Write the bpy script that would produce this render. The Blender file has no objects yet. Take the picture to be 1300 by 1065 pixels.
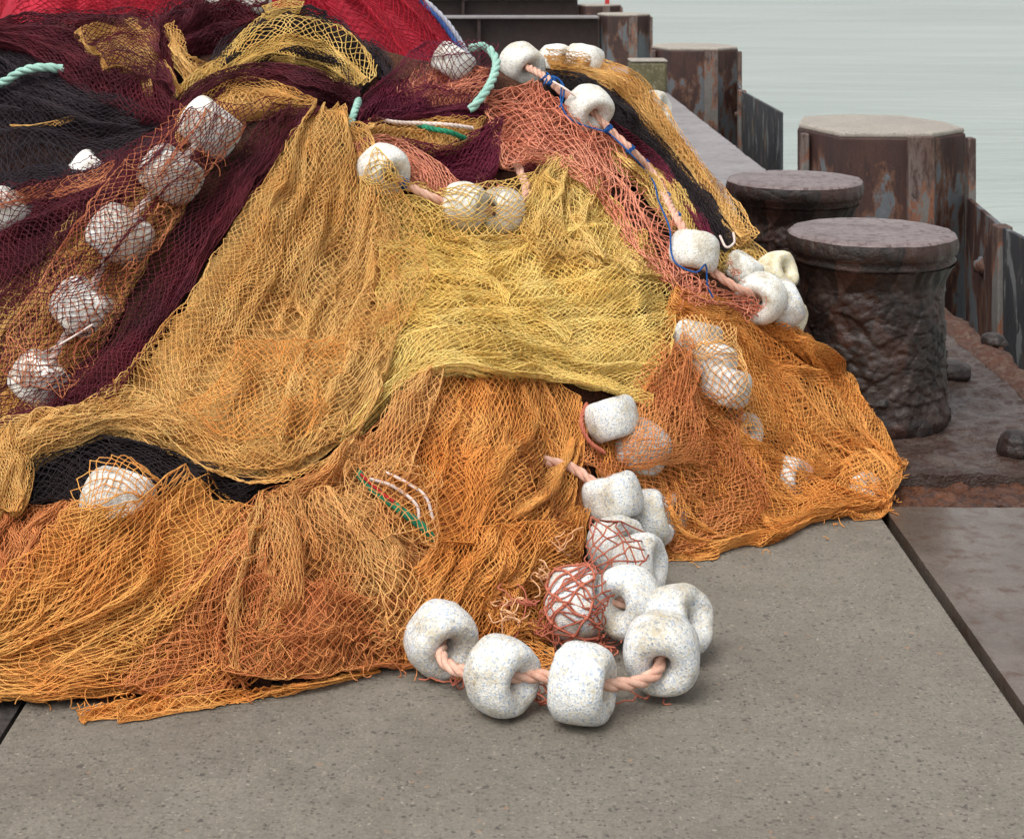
import bpy, math, random
import numpy as np
random.seed(7); RNG = np.random.default_rng(11)
S = bpy.context.scene
COL = S.collection
PI = math.pi
# ------------------------------------------------------------------ camera model (photo is 1300 px wide)
F, VX, VY, CH = 2100.0, 625.0, -57.0, 1.6          # focal length in px, vanishing point, camera height
def pt(px, py, Y):
    return np.array([(px-VX)/F*Y, Y, CH-(py-VY)/F*Y])
def ground(px, py, z=0.0):
    Y = (CH-z)*F/(py-VY)
    return pt(px, py, Y)
def srgb(r, g, b):
    f = lambda c: (c/255/12.92) if c/255 <= .04045 else ((c/255+.055)/1.055)**2.4
    return (f(r), f(g), f(b), 1.0)
# ------------------------------------------------------------------ noise
_H = np.random.default_rng(3).random((256, 256))
def vn(x, y, seed=0):
    x = np.asarray(x, float)+seed*17.31; y = np.asarray(y, float)+seed*9.77
    xi = np.floor(x).astype(int); yi = np.floor(y).astype(int)
    fx = x-xi; fy = y-yi
    fx = fx*fx*fx*(fx*(fx*6-15)+10); fy = fy*fy*fy*(fy*(fy*6-15)+10)
    a = _H[xi % 256, yi % 256]; b = _H[(xi+1) % 256, yi % 256]
    c = _H[xi % 256, (yi+1) % 256]; d = _H[(xi+1) % 256, (yi+1) % 256]
    return (a*(1-fx)+b*fx)*(1-fy)+(c*(1-fx)+d*fx)*fy
def ridge(n, p=1.3):
    return (1-np.abs(2*n-1))**p
# ------------------------------------------------------------------ materials
def mat_new(name):
    m = bpy.data.materials.new(name); m.use_nodes = True
    nt = m.node_tree
    return m, nt, nt.nodes['Principled BSDF']
def nd(nt, t, **kw):
    n = nt.nodes.new(t)
    for k, v in kw.items():
        if k.startswith('i_'):
            n.inputs[k[2:].replace('_', ' ')].default_value = v
        else: setattr(n, k, v)
    return n
def lk(nt, a, b): nt.links.new(a, b)
def noise(nt, co, scale, detail=4, rough=.6, dist=0):
    n = nd(nt, 'ShaderNodeTexNoise'); n.inputs['Scale'].default_value = scale
    n.inputs['Detail'].default_value = detail; n.inputs['Roughness'].default_value = rough
    n.inputs['Distortion'].default_value = dist
    lk(nt, co, n.inputs['Vector']); return n
def ramp(nt, fac, stops):
    r = nd(nt, 'ShaderNodeValToRGB'); e = r.color_ramp.elements
    while len(e) > 1: e.remove(e[-1])
    e[0].position, e[0].color = stops[0]
    for p, c in stops[1:]:
        x = e.new(p); x.color = c
    lk(nt, fac, r.inputs['Fac']); return r
def mixc(nt, fac, a, b, mode='MIX'):
    m = nd(nt, 'ShaderNodeMix', data_type='RGBA', blend_type=mode)
    for sock, v in ((m.inputs[0], fac), (m.inputs[6], a), (m.inputs[7], b)):
        if hasattr(v, 'links') or hasattr(v, 'is_linked'): lk(nt, v, sock)
        else: sock.default_value = v
    return m.outputs[2]
def bump(nt, bsdf, h, strength, dist, prev=None):
    b = nd(nt, 'ShaderNodeBump'); b.inputs['Strength'].default_value = strength
    b.inputs['Distance'].default_value = dist; lk(nt, h, b.inputs['Height'])
    if prev: lk(nt, prev, b.inputs['Normal'])
    lk(nt, b.outputs[0], bsdf.inputs['Normal']); return b.outputs[0]
def coords(nt, kind='Object'):
    return nd(nt, 'ShaderNodeTexCoord').outputs[kind]
def W(v): return (v, v, v, 1)
_netmats = {}
def net_mat(name, ca, cb, rough=.62):
    """twine: two natural tones of the same net, with a per-strand wear tint"""
    key = (name, ca, cb)
    if key in _netmats: return _netmats[key]
    m, nt, b = mat_new(name)
    co = coords(nt)
    n = noise(nt, co, 5.0, 5, .65)
    r = ramp(nt, n.outputs[0], [(.38, W(0)), (.62, W(1))])
    base = mixc(nt, r.outputs[0], srgb(*ca), srgb(*cb))
    at = nd(nt, 'ShaderNodeAttribute', attribute_name='tint')
    base = mixc(nt, 1.0, base, at.outputs['Color'], 'MULTIPLY')
    lk(nt, base, b.inputs['Base Color'])
    b.inputs['Roughness'].default_value = rough
    b.inputs['Specular IOR Level'].default_value = .3
    tr = nd(nt, 'ShaderNodeBsdfTranslucent'); lk(nt, base, tr.inputs['Color'])
    mx = nd(nt, 'ShaderNodeMixShader'); mx.inputs[0].default_value = .12; lk(nt, b.outputs[0], mx.inputs[1]); lk(nt, tr.outputs[0], mx.inputs[2])
    lk(nt, mx.outputs[0], nt.nodes['Material Output'].inputs['Surface'])
    _netmats[key] = m; return m
# ------------------------------------------------------------------ mesh helpers
def mesh_np(name, V, Q, mat=None, parent=None, smooth=True, tint=None):
    V = np.asarray(V, np.float32); Q = np.asarray(Q, np.int32); k = Q.shape[1]
    me = bpy.data.meshes.new(name)
    me.vertices.add(len(V)); me.vertices.foreach_set('co', V.ravel())
    me.loops.add(Q.size); me.loops.foreach_set('vertex_index', Q.ravel())
    me.polygons.add(len(Q)); me.polygons.foreach_set('loop_start', np.arange(len(Q), dtype=np.int32)*k)
    me.polygons.foreach_set('loop_total', np.full(len(Q), k, np.int32))
    me.polygons.foreach_set('use_smooth', np.full(len(Q), smooth))
    if tint is not None:
        a = me.attributes.new('tint', 'FLOAT_COLOR', 'POINT')
        c = np.ones((len(V), 4), np.float32); c[:, :3] = np.asarray(tint, np.float32).reshape(len(V), -1)
        a.data.foreach_set('color', c.ravel())
    me.update(calc_edges=True); me.validate()
    if mat: me.materials.append(mat)
    o = bpy.data.objects.new(name, me); COL.objects.link(o)
    if parent: o.parent = parent
    return o
def empty(name, loc=(0, 0, 0)):
    o = bpy.data.objects.new(name, None); o.location = loc; o.empty_display_size = .05; COL.objects.link(o); return o
def tag(o, label=None, cat=None, group=None, kind=None):
    if label: o['label'] = label
    if cat: o['category'] = cat
    if group: o['group'] = group
    if kind: o['kind'] = kind
    return o
class MB:
    """collects faces, builds ONE mesh object"""
    def __init__(s): s.v = []; s.f = []
    def add(s, V, Fs):
        n = len(s.v); s.v += [tuple(map(float, p)) for p in V]; s.f += [tuple(i+n for i in f) for f in Fs]
    def box(s, x0, x1, y0, y1, z0, z1):
        s.add([(x0,y0,z0),(x1,y0,z0),(x1,y1,z0),(x0,y1,z0),(x0,y0,z1),(x1,y0,z1),(x1,y1,z1),(x0,y1,z1)],
              [(3,2,1,0),(4,5,6,7),(0,1,5,4),(1,2,6,5),(2,3,7,6),(3,0,4,7)])
    def prism(s, poly, z0, z1):
        n = len(poly)
        s.add([(x,y,z0) for x,y in poly]+[(x,y,z1) for x,y in poly],
              [tuple(range(n))[::-1], tuple(range(n,2*n))]+[(i,(i+1)%n,n+(i+1)%n,n+i) for i in range(n)])
    def lathe(s, prof, n=24, c=(0,0,0), axis=None, wob=None):
        V = []; Fs = []
        for r, z in prof:
            for k in range(n):
                a = 2*PI*k/n
                rr = r*(1+(wob(a, z) if wob else 0))
                V.append((rr*math.cos(a)+c[0], rr*math.sin(a)+c[1], z+c[2]))
        m = len(prof)
        for i in range(m-1):
            for k in range(n):
                Fs.append((i*n+k, i*n+(k+1)%n, (i+1)*n+(k+1)%n, (i+1)*n+k))
        s.add(V, Fs)
    def build(s, name, mat=None, parent=None, smooth=False, bevel=0, seg=2):
        me = bpy.data.meshes.new(name); me.from_pydata(s.v, [], s.f); me.update()
        if mat: me.materials.append(mat)
        if smooth:
            for p in me.polygons: p.use_smooth = True
        o = bpy.data.objects.new(name, me); COL.objects.link(o)
        if parent: o.parent = parent
        if bevel:
            b = o.modifiers.new('bevel', 'BEVEL'); b.width = bevel; b.segments = seg; b.limit_method = 'ANGLE'
        return o
def nrm(v): return v/np.maximum(np.linalg.norm(v, axis=-1, keepdims=True), 1e-9)
def catmull(P, n):
    """n points, even by arc length, along a Catmull-Rom curve through P"""
    P = np.asarray(P, float)
    if len(P) == 2: P = np.array([P[0], (P[0]+P[1])/2, P[1]])
    E = np.vstack([2*P[0]-P[1], P, 2*P[-1]-P[-2]])
    t = np.linspace(0, 1, 14, endpoint=False)[:, None]; out = []
    for i in range(1, len(E)-2):
        a, b, c, d = E[i-1], E[i], E[i+1], E[i+2]
        out.append(.5*((2*b)+(-a+c)*t+(2*a-5*b+4*c-d)*t**2+(-a+3*b-3*c+d)*t**3))
    out = np.vstack(out+[P[-1:]])
    L = np.r_[0, np.cumsum(np.linalg.norm(np.diff(out, axis=0), axis=1))]
    q = np.linspace(0, L[-1], n)
    return np.stack([np.interp(q, L, out[:, k]) for k in range(out.shape[1])], 1)
def strand_mesh(A, B, Mid, r0, tint):
    """three-sided two-segment twine pieces A->Mid->B as one vertex / quad soup"""
    N = len(A)
    d = nrm(B-A); ref = np.tile([.3, -.9, .32], (N, 1))
    a = nrm(np.cross(d, ref)); b = np.cross(d, a)
    rings = []
    for P, rr in ((A, 1.15), (Mid, .92), (B, 1.15)):
        for k in range(3):
            th = 2*PI*k/3+.5
            rings.append(P+(a*math.cos(th)+b*math.sin(th))*np.asarray(r0*rr).reshape(-1, 1))
    V = np.stack(rings, 1).reshape(-1, 3)
    base = (np.arange(N)*9)[:, None, None]
    q = []
    for s in (0, 3):
        for k in range(3): q.append([s+k, s+(k+1) % 3, s+3+(k+1) % 3, s+3+k])
    Q = (base+np.array(q)[None]).reshape(-1, 4)
    T = np.repeat(tint, 9, axis=0)
    return V, Q, T
def frames(P):
    T = nrm(np.gradient(P, axis=0)); n = np.cross(T[0], [0, 0, 1.]);
    if np.linalg.norm(n) < .1: n = np.cross(T[0], [1., 0, 0])
    n = n/np.linalg.norm(n); Ns = []
    for t in T:
        n = n-t*np.dot(n, t); n = n/max(np.linalg.norm(n), 1e-6); Ns.append(n)
    Ns = np.array(Ns); return T, Ns, np.cross(T, Ns)
def tube(P, r, k=6):
    T, N, B = frames(P); n = len(P); r = np.broadcast_to(r, (n,))
    V = np.concatenate([P+(N*math.cos(2*PI*j/k)+B*math.sin(2*PI*j/k))*r[:, None] for j in range(k)], 1).reshape(-1, 3)
    i = np.arange(n-1)[:, None]*k; j = np.arange(k)[None]
    Q = np.stack([i+j, i+(j+1) % k, i+k+(j+1) % k, i+k+j], -1).reshape(-1, 4)
    return V, Q
def merge(parts):
    V = []; Q = []; n = 0
    for v, q in parts:
        V.append(v); Q.append(q+n); n += len(v)
    return np.vstack(V), np.vstack(Q)
def rope_mesh(P, R, pitch=None):
    """three laid strands twisted round the path"""
    pitch = pitch or 7.5*R
    L = np.linalg.norm(np.diff(P, axis=0), axis=1).sum()
    n = max(12, int(L/(pitch/9))); P = catmull(P, n)
    T, N, B = frames(P); s = np.linspace(0, L, n)
    fuzz = 1+.06*np.sin(s*90)+.05*RNG.standard_normal(n)
    parts = []
    for k in range(3):
        a = 2*PI*(s/pitch+k/3)
        C = P+(N*np.cos(a)[:, None]+B*np.sin(a)[:, None])*(.5*R*fuzz)[:, None]
        parts.append(tube(C, .56*R, 7))
    return merge(parts)
# ------------------------------------------------------------------ heap of nets: height field through sighted points (px, py, distance)
CP = [(-60,60,5.35),(0,60,5.3),(100,25,5.6),(200,25,5.7),(300,2,5.8),(370,14,5.6),(450,45,5.65),(480,90,5.55),
 (100,130,5.0),(0,160,5.0),(215,150,4.95),(300,90,5.3),(400,130,5.15),
 (0,240,4.8),(110,220,4.85),(216,222,4.66),(268,162,4.88),(151,300,4.56),(105,390,4.5),(50,485,4.4),(0,400,4.5),(-60,330,4.7),
 (60,540,4.1),(0,560,4.0),(200,480,4.3),(300,400,4.5),(400,300,4.75),(430,450,4.38),(300,560,4.1),(420,560,4.1),
 (150,625,3.86),(0,640,3.82),(0,720,3.68),(150,700,3.72),(150,800,3.62),(0,800,3.62),(300,650,3.86),(300,760,3.66),(400,620,3.95),(400,700,3.77),(400,800,3.62),
 (500,640,3.95),(560,700,3.8),(560,790,3.68),(500,800,3.62),(640,560,4.15),(640,650,3.98),(560,560,4.12),(700,600,4.08),(660,740,3.82),
 (640,470,4.42),(540,400,4.6),(650,350,4.85),(720,420,4.7),(800,470,4.62),(780,330,5.05),(560,300,4.95),(487,225,5.05),(460,120,5.45),
 (560,160,5.45),(575,80,5.75),(640,75,5.95),(690,170,5.55),(740,140,5.75),(663,95,5.9),(760,85,6.2),(850,150,6.15),(930,270,6.0),(820,230,5.7),
 (881,330,5.28),(960,380,5.3),(990,340,5.6),(850,400,4.95),(950,430,5.15),(1030,450,5.35),(1000,520,5.05),(1080,560,5.1),(880,560,4.62),(905,470,4.9),
 (800,570,4.35),(880,630,4.5),(1000,620,4.78),(780,640,4.22),(1050,620,4.88)]
FOOT = [(-60,888),(0,888),(60,885),(100,900),(200,890),(300,882),(400,872),(480,850),(560,838),(630,810),(700,775),(740,735),(800,712),(850,705),(920,692),(1000,671),(1060,660),(1120,642),(1150,598)]
pts = [pt(*c) for c in CP]+[ground(*f) for f in FOOT]
pts += [np.array(p, float) for p in [(-.35,6.2,1.02),(-.9,6.3,1.0),(.2,6.5,.98),(-1.5,6.3,1.05),(-.1,6.1,1.08),(-.6,6.0,1.2),(1.25,5.7,0),(1.08,6.0,.3),(1.3,6.3,0),(1.35,7.0,0),(1.0,7.4,0),(.6,6.8,.75),(.2,7.0,.8),(-.3,7.0,.9),(-.9,7.0,.95),(-1.5,6.8,.9),
   (-2.1,6.2,.7),(.3,7.9,0),(-.4,8.0,.1),(-1.2,8.0,.3),(-2.1,7.5,.2),(-2.6,6.5,0),(-2.0,5.2,.75),(-1.75,4.6,.5),(-2.5,5.2,.1),(-2.1,4.4,.1),(-1.65,4.0,.2),(-1.8,3.75,0),(-1.35,3.55,0),(-2.5,4.4,0),
   (1.5,4.7,0),(1.6,5.4,0),(-1,3.1,0),(0,3.1,0),(1,3.4,0),(1,4.2,0),(.5,3.6,0),(1.7,6.5,0),(0,3.3,0),(-.6,3.25,0),(.75,3.9,0)]]
pts = np.array(pts)
GX0, GX1, GY0, GY1, GS = -2.8, 1.9, 3.0, 8.4, .02
gx = np.arange(GX0, GX1+1e-6, GS); gy = np.arange(GY0, GY1+1e-6, GS)
def tps(r2): return .5*r2*np.log(np.maximum(r2, 1e-9))
def solve_h():
    n = len(pts); P = pts[:, :2]
    K = tps(((P[:, None]-P[None])**2).sum(-1))+np.eye(n)*.006
    A = np.zeros((n+3, n+3)); A[:n, :n] = K; A[:n, n] = 1; A[:n, n+1:] = P; A[n, :n] = 1; A[n+1:, :n] = P.T
    w = np.linalg.solve(A, np.r_[pts[:, 2], 0, 0, 0])
    XX, YY = np.meshgrid(gx, gy, indexing='ij')
    H = w[n]+w[n+1]*XX+w[n+2]*YY
    for i in range(n): H += w[i]*tps((XX-P[i, 0])**2+(YY-P[i, 1])**2)
    lump = .05*(vn(XX/.22, YY/.22, 1)-.5)+.035*(ridge(vn(XX/.16, YY/.16, 2))-.5)+.015*(vn(XX/.06, YY/.06, 3)-.5)
    H = H+lump*np.clip(H/.12, 0, 1)
    poly = np.array([ground(*f)[:2] for f in FOOT]+[(1.26,5.6),(1.08,5.95),(1.12,6.4),(1.15,7.0),(.95,7.5),(.3,7.9),(-.4,8.1),(-1.2,8.2),(-2.1,7.8),(-2.65,6.6),(-2.6,5.2),(-2.45,4.4),(-1.9,3.72)])
    inside = np.zeros(XX.shape, bool); dist = np.full(XX.shape, 9.0)
    for k in range(len(poly)):
        a, b = poly[k], poly[(k+1) % len(poly)]
        c = ((a[1] > YY) != (b[1] > YY)) & (XX < (b[0]-a[0])*(YY-a[1])/(b[1]-a[1]+1e-12)+a[0]); inside ^= c
        t = np.clip(((XX-a[0])*(b[0]-a[0])+(YY-a[1])*(b[1]-a[1]))/((b-a)**2).sum(), 0, 1)
        dist = np.minimum(dist, np.hypot(XX-a[0]-t*(b[0]-a[0]), YY-a[1]-t*(b[1]-a[1])))
    x = np.clip(dist/.09, 0, 1); H = np.where(inside, np.maximum(H, .03)*np.sqrt(x*(2-x)), -.02)
    return np.maximum(H, -.02), XX, YY
H, XX, YY = solve_h()
GXd, GYd = np.gradient(H, GS)
def bil(A, i, j):
    i = np.clip(i, 0, A.shape[0]-1.001); j = np.clip(j, 0, A.shape[1]-1.001)
    a = i.astype(int); b = j.astype(int); f = i-a; g = j-b
    if A.ndim == 3: f = f[..., None]; g = g[..., None]
    return (A[a, b]*(1-f)+A[a+1, b]*f)*(1-g)+(A[a, b+1]*(1-f)+A[a+1, b+1]*f)*g
def hgt(x, y): return bil(H, (x-GX0)/GS, (y-GY0)/GS)
# distance at which each line of sight meets the heap (nearest approach where it passes over)
PX0, PX1, PY0, PY1, PS = -160, 1320, -52, 1000, 4
spx = np.arange(PX0, PX1, PS); spy = np.arange(PY0, PY1, PS)
SX, SY = np.meshgrid(spx, spy, indexing='ij')
def sight():
    hit = np.full(SX.shape, -1.0); best = np.full(SX.shape, 9e9); bd = np.zeros(SX.shape)
    prev = None
    for Y in np.arange(3.05, 8.3, .012):
        gap = CH-(SY-VY)/F*Y-np.maximum(hgt((SX-VX)/F*Y, np.full(SX.shape, Y)), 0)
        better = (gap < best) & (hit < 0) & (Y < 6.9); best = np.where(better, gap, best); bd = np.where(better, Y, bd)
        new = (gap <= 0) & (hit < 0)
        if prev is not None:
            f = prev/np.maximum(prev-gap, 1e-6); hit = np.where(new, Y-.012*(1-f), hit)
        else: hit = np.where(new, Y, hit)
        prev = gap
    return np.where(hit > 0, hit, bd)
DEP = sight()
hx = (SX-VX)/F*DEP
NRM = nrm(np.stack([-bil(GXd, (hx-GX0)/GS, (DEP-GY0)/GS), -bil(GYd, (hx-GX0)/GS, (DEP-GY0)/GS), np.ones(DEP.shape)], -1))
def blur(A, n):
    for _ in range(n):
        B = np.pad(A, ((1, 1), (1, 1))+((0, 0),)*(A.ndim-2), mode='edge')
        A = (B[:-2, 1:-1]+B[2:, 1:-1]+B[1:-1, :-2]+B[1:-1, 2:]+2*A)/6
    return A
DEP = blur(DEP, 2); NRM = nrm(blur(NRM, 10))
def depth_at(px, py): return bil(DEP, (np.asarray(px, float)-PX0)/PS, (np.asarray(py, float)-PY0)/PS)
def nrm_at(px, py): return bil(NRM, (np.asarray(px, float)-PX0)/PS, (np.asarray(py, float)-PY0)/PS)
def on_heap(px, py, lift=0.0):
    """point on the heap at this sighting, raised off its surface by lift metres"""
    px = np.asarray(px, float); py = np.asarray(py, float)
    D = depth_at(px, py); N = nrm_at(px, py)
    ray = np.stack([(px-VX)/F, np.ones_like(px), -(py-VY)/F], -1); rn = nrm(ray)
    c = np.maximum(-(rn*N).sum(-1), .4)
    D = D-lift/c
    return np.stack([(px-VX)/F*D, D, CH-(py-VY)/F*D], -1), N
# ------------------------------------------------------------------ floats
FR = .081
def float_profile(R=1.0):
    out = []
    hw, rh, ri = .72, .22, .44                     # half width, hole radius, mouth of the flared hole
    for a in np.linspace(0, 1, 5): out.append((rh+(ri-rh)*a**1.8, -.30-(hw-.36)*a))
    for a in np.linspace(-82, 82, 15):
        t = math.radians(a)
        out.append((ri+.08+(1-ri-.08)*math.cos(t)**.62, hw*math.copysign(abs(math.sin(t))**.92, a)))
    for a in np.linspace(1, 0, 5): out.append((rh+(ri-rh)*a**1.8, .30+(hw-.36)*a))
    out.append(out[0])
    return out
def make_float_mat(name, speck, tone):
    m, nt, b = mat_new(name)
    co = coords(nt)
    v = nd(nt, 'ShaderNodeTexVoronoi'); v.inputs['Scale'].default_value = 250; oi = nd(nt, 'ShaderNodeObjectInfo'); of = nd(nt, 'ShaderNodeVectorMath', operation='MULTIPLY_ADD'); of.inputs[1].default_value = (7, 5, 9); lk(nt, oi.outputs['Random'], of.inputs[0]); lk(nt, co, of.inputs[2]); co = of.outputs[0]; lk(nt, co, v.inputs['Vector'])
    sep = nd(nt, 'ShaderNodeSeparateColor'); lk(nt, v.outputs['Color'], sep.inputs[0])
    r = ramp(nt, sep.outputs[0], [(0, srgb(*speck[0])), (.18, srgb(*speck[1])), (.40, srgb(*tone)), (.66, srgb(224,223,216)), (.86, srgb(206,198,178)), (1, srgb(234,234,230))])
    r.color_ramp.interpolation = 'LINEAR'
    n = noise(nt, co, 14, 5, .65)
    g = ramp(nt, n.outputs[0], [(.46, W(0)), (.70, W(.9))])
    c = mixc(nt, g.outputs[0], r.outputs[0], srgb(206, 192, 168), 'MULTIPLY')
    nz = noise(nt, co, 38, 5, .75); c = mixc(nt, ramp(nt, nz.outputs[0], [(.63, W(0)), (.72, W(.4))]).outputs[0], c, srgb(168, 154, 134))
    n3 = noise(nt, co, 60, 3, .6); g3 = ramp(nt, n3.outputs[0], [(.62, W(0)), (.72, W(.5))])
    c = mixc(nt, g3.outputs[0], c, srgb(176, 184, 190))
    lk(nt, c, b.inputs['Base Color']); b.inputs['Roughness'].default_value = .62
    b.inputs['Specular IOR Level'].default_value = .25
    n2 = noise(nt, co, 90, 3, .6)
    p = bump(nt, b, v.outputs['Distance'], .6, .002)
    bump(nt, b, n2.outputs[0], .35, .002, p)
    return m
M_FLOAT = make_float_mat('speckled_foam', ((158,168,182), (190,197,205)), (213,214,212))
M_FLOATW = make_float_mat('white_foam', ((184,184,180), (212,212,207)), (228,228,222))
M_FLOATL = make_float_mat('clean_white_foam', ((222,222,218), (234,234,230)), (242,242,238))
M_FLOATY = make_float_mat('yellowed_foam', ((216,200,150), (232,220,178)), (236,228,190))
def float_mesh(seed, mat):
    prof = float_profile(); n = 40; V = []
    for r, z in prof:
        for k in range(n):
            a = 2*PI*k/n; V.append((r*math.cos(a), r*math.sin(a), z))
    V = np.array(V); m = len(prof)
    w = 1+.05*(vn(V[:, 0]*1.4+V[:, 2]*.8+5, V[:, 1]*1.4+3-V[:, 2]*.5, seed)-.5)*2*1.0+.035*(vn(V[:, 0]*4+V[:, 2]*3+9, V[:, 1]*4+2, seed+1)-.5)
    V = V*w[:, None]*FR
    Q = []
    for i in range(m-1):
        for k in range(n): Q.append((i*n+k, i*n+(k+1) % n, (i+1)*n+(k+1) % n, (i+1)*n+k))
    me_o = mesh_np('net_float', V, np.array(Q), mat)
    return me_o
FLOATS = {}
def place_float(key, px, py, axis, label, group, lift=.055, size=1.0, z=None, mat=None, veil=False, Y=None):
    if Y is not None: C = pt(px, py, Y)
    elif z is not None: C = ground(px, py, z)
    else: C = on_heap(px, py, lift)[0]
    o = float_mesh(len(FLOATS)*3+5, mat or M_FLOAT)
    from mathutils import Vector
    ax = Vector((axis[0], -axis[2], axis[1])).normalized()
    o.rotation_mode = 'QUATERNION'; o.rotation_quaternion = ax.to_track_quat('Z', 'Y')
    o.location = C; o.scale = (size,)*3
    tag(o, label, 'float', group)
    FLOATS[key] = dict(o=o, C=np.array(C), R=FR*size, axis=np.array(ax), veil=veil)
    return o
GF = 'floats on the front rope loop'; GR = 'floats under the orange net by the bollard'; GC = 'floats on the rope over the right shoulder'; GL = 'floats under the maroon net'; GM = 'floats in the middle of the yellow net'
# front loop lying on the concrete
place_float('F1', 560, 812, (.42,-.12,.9), 'bare speckled float at the left end of the front rope, flared hole facing the viewer', GF, z=.080, size=1.0)
place_float('F2', 638, 858, (.74,.0,.67), 'bare speckled float second from the left end of the front rope, hole turned right', GF, z=.080, size=.99)
place_float('F3', 741, 868, (.93,-.02,.36), 'nearest float, standing on its rim nearly edge-on with rope leaving its right side', GF, z=.080, size=1.02)
place_float('F4', 840, 830, (-.12,-.2,.97), 'bare float at the right corner of the front loop, hole facing the viewer', GF, z=.095, size=1.03)
place_float('F5', 862, 788, (.7,.4,.55), 'float half hidden behind the corner float of the front loop', GF, z=.088, size=.98)
place_float('F6', 735, 766, (.9,.25,.35), 'edge-on float wrapped in a coral knotted net near the frayed orange twine', GF, z=.10, size=1.0)
place_float('F7', 795, 764, (-.6,.12,.8), 'bare float beside the coral netted one, hole facing left with coral twine in it', GF, z=.105, size=1.0)
place_float('F8', 783, 693, (.62,.35,.7), 'float under loose coral twine below the tilted float', GF, z=.105, size=.95)
place_float('F9', 812, 718, (.85,.2,.4), 'bare float peeping out on the right behind the coral wrapped float', GF, z=.09, size=.94)
place_float('F10', 777, 632, (-.26,.95,-.28), 'bare float tilted flat at the end of the short pink rope', GF, lift=.07, size=.98)
place_float('F11', 822, 660, (.9,.3,.1), 'bare float tucked under the right side of the tilted float', GF, lift=.04, size=.97)
place_float('F12', 846, 652, (.7,.2,.6), 'float mostly hidden at the edge of the brown net on the concrete', GF, lift=.0, size=.72, veil=True)
# right side under the orange net
place_float('G1', 777, 532, (-.3,.92,-.3), 'bare pale float poking out above the rust brown veil of net', GR, lift=.06, size=.92)
place_float('G2', 816, 566, (.4,.85,.1), 'float seen through the rust brown net beside the bare pale float', GR, lift=.055, size=.95, veil=True)
place_float('G3', 886, 432, (.2,.95,-.25), 'topmost of the three veiled floats stacked at the edge of the yellow net', GR, lift=.06, size=.88, veil=True)
place_float('G4', 903, 458, (.3,.92,-.2), 'middle one of the three veiled floats stacked beside the yellow net', GR, lift=.065, size=.92, veil=True)
place_float('G5', 920, 490, (.25,.95,-.2), 'lowest of the three veiled floats stacked beside the yellow net', GR, lift=.06, size=.92, veil=True)
place_float('G6', 944, 548, (.6,.3,.7), 'float showing only a white sliver below the veiled stack of three', GR, lift=.01, size=.70, veil=True)
place_float('G7', 1000, 606, (.8,.1,.6), 'veiled float with a short pink rope loop on its right, low on the orange net', GR, lift=.015, size=.72, veil=True)
place_float('G8', 1100, 622, (.4,.7,.5), 'small stained float in the last fold of orange net nearest the bollard foot', GR, lift=.0, size=.62, veil=True, mat=M_FLOATW)
# rope over the right shoulder
place_float('H1', 663, 83, (.5,-.32,.8), 'bare white float at the top of the blue lashed rope, against the dark steel beam', GC, lift=.05, size=1.0, mat=M_FLOATW)
place_float('H2', 742, 78, (.2,.92,-.25), 'round white float behind the ochre strip at the top of the heap', GC, lift=.02, size=.93, mat=M_FLOATW)
place_float('H3', 706, 79, (.7,.1,.6), 'low white float showing only its crown between the two top floats', GC, lift=-.03, size=.85, mat=M_FLOATW)
place_float('H4', 748, 138, (.42,-.45,.78), 'bare white float midway along the blue lashed rope on the coral net', GC, lift=.055, size=1.0, mat=M_FLOATW)
place_float('H5', 830, 140, (.8,.2,.5), 'white float behind the outer ochre strip above the steel deck', GC, lift=-.02, size=.9, mat=M_FLOATW)
place_float('H6', 881, 319, (.2,.93,-.3), 'float lying flat with blue twine tied across it', GC, lift=.06, size=1.0, mat=M_FLOATW)
place_float('H7', 943, 342, (.5,.8,0), 'small white float above the end of the thick pink rope', GC, lift=.03, size=.78, mat=M_FLOATW)
place_float('H8', 987, 345, (.6,.3,.6), 'yellowed float at the back of the cluster beside the bollard', GC, lift=.03, size=.84, mat=M_FLOATY)
place_float('H9', 966, 378, (-.55,-.12,.83), 'float swallowing the thick pink rope end at the front of the bollard cluster', GC, lift=.07, size=1.0, mat=M_FLOATW)
place_float('H10', 993, 386, (.9,.35,-.1), 'grey speckled float on the right of the bollard cluster', GC, lift=.055, size=.95)
place_float('H11', 1004, 404, (.75,-.1,.5), 'lowest float of the bollard cluster, mostly hidden', GC, lift=.03, size=.72, mat=M_FLOATY)
# middle
place_float('U1', 575, 80, (.5,.8,-.1), 'white float under purple net at the crest beside the teal rope', GM, lift=.04, size=.92, mat=M_FLOATW, veil=True)
place_float('U2', 487, 217, (.6,-.25,.75), 'float under a thin yellow net with the pink rope leaving its hole', GM, lift=.055, size=1.0, mat=M_FLOATW, veil=True)
place_float('U3', 590, 263, (.9,-.15,.38), 'left one of the touching pair of floats under yellow net', GM, lift=.05, size=.95, mat=M_FLOATW, veil=True)
place_float('U4', 637, 268, (-.75,.1,.6), 'right one of the touching pair of floats under yellow net', GM, lift=.045, size=.9, mat=M_FLOATW, veil=True)
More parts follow.
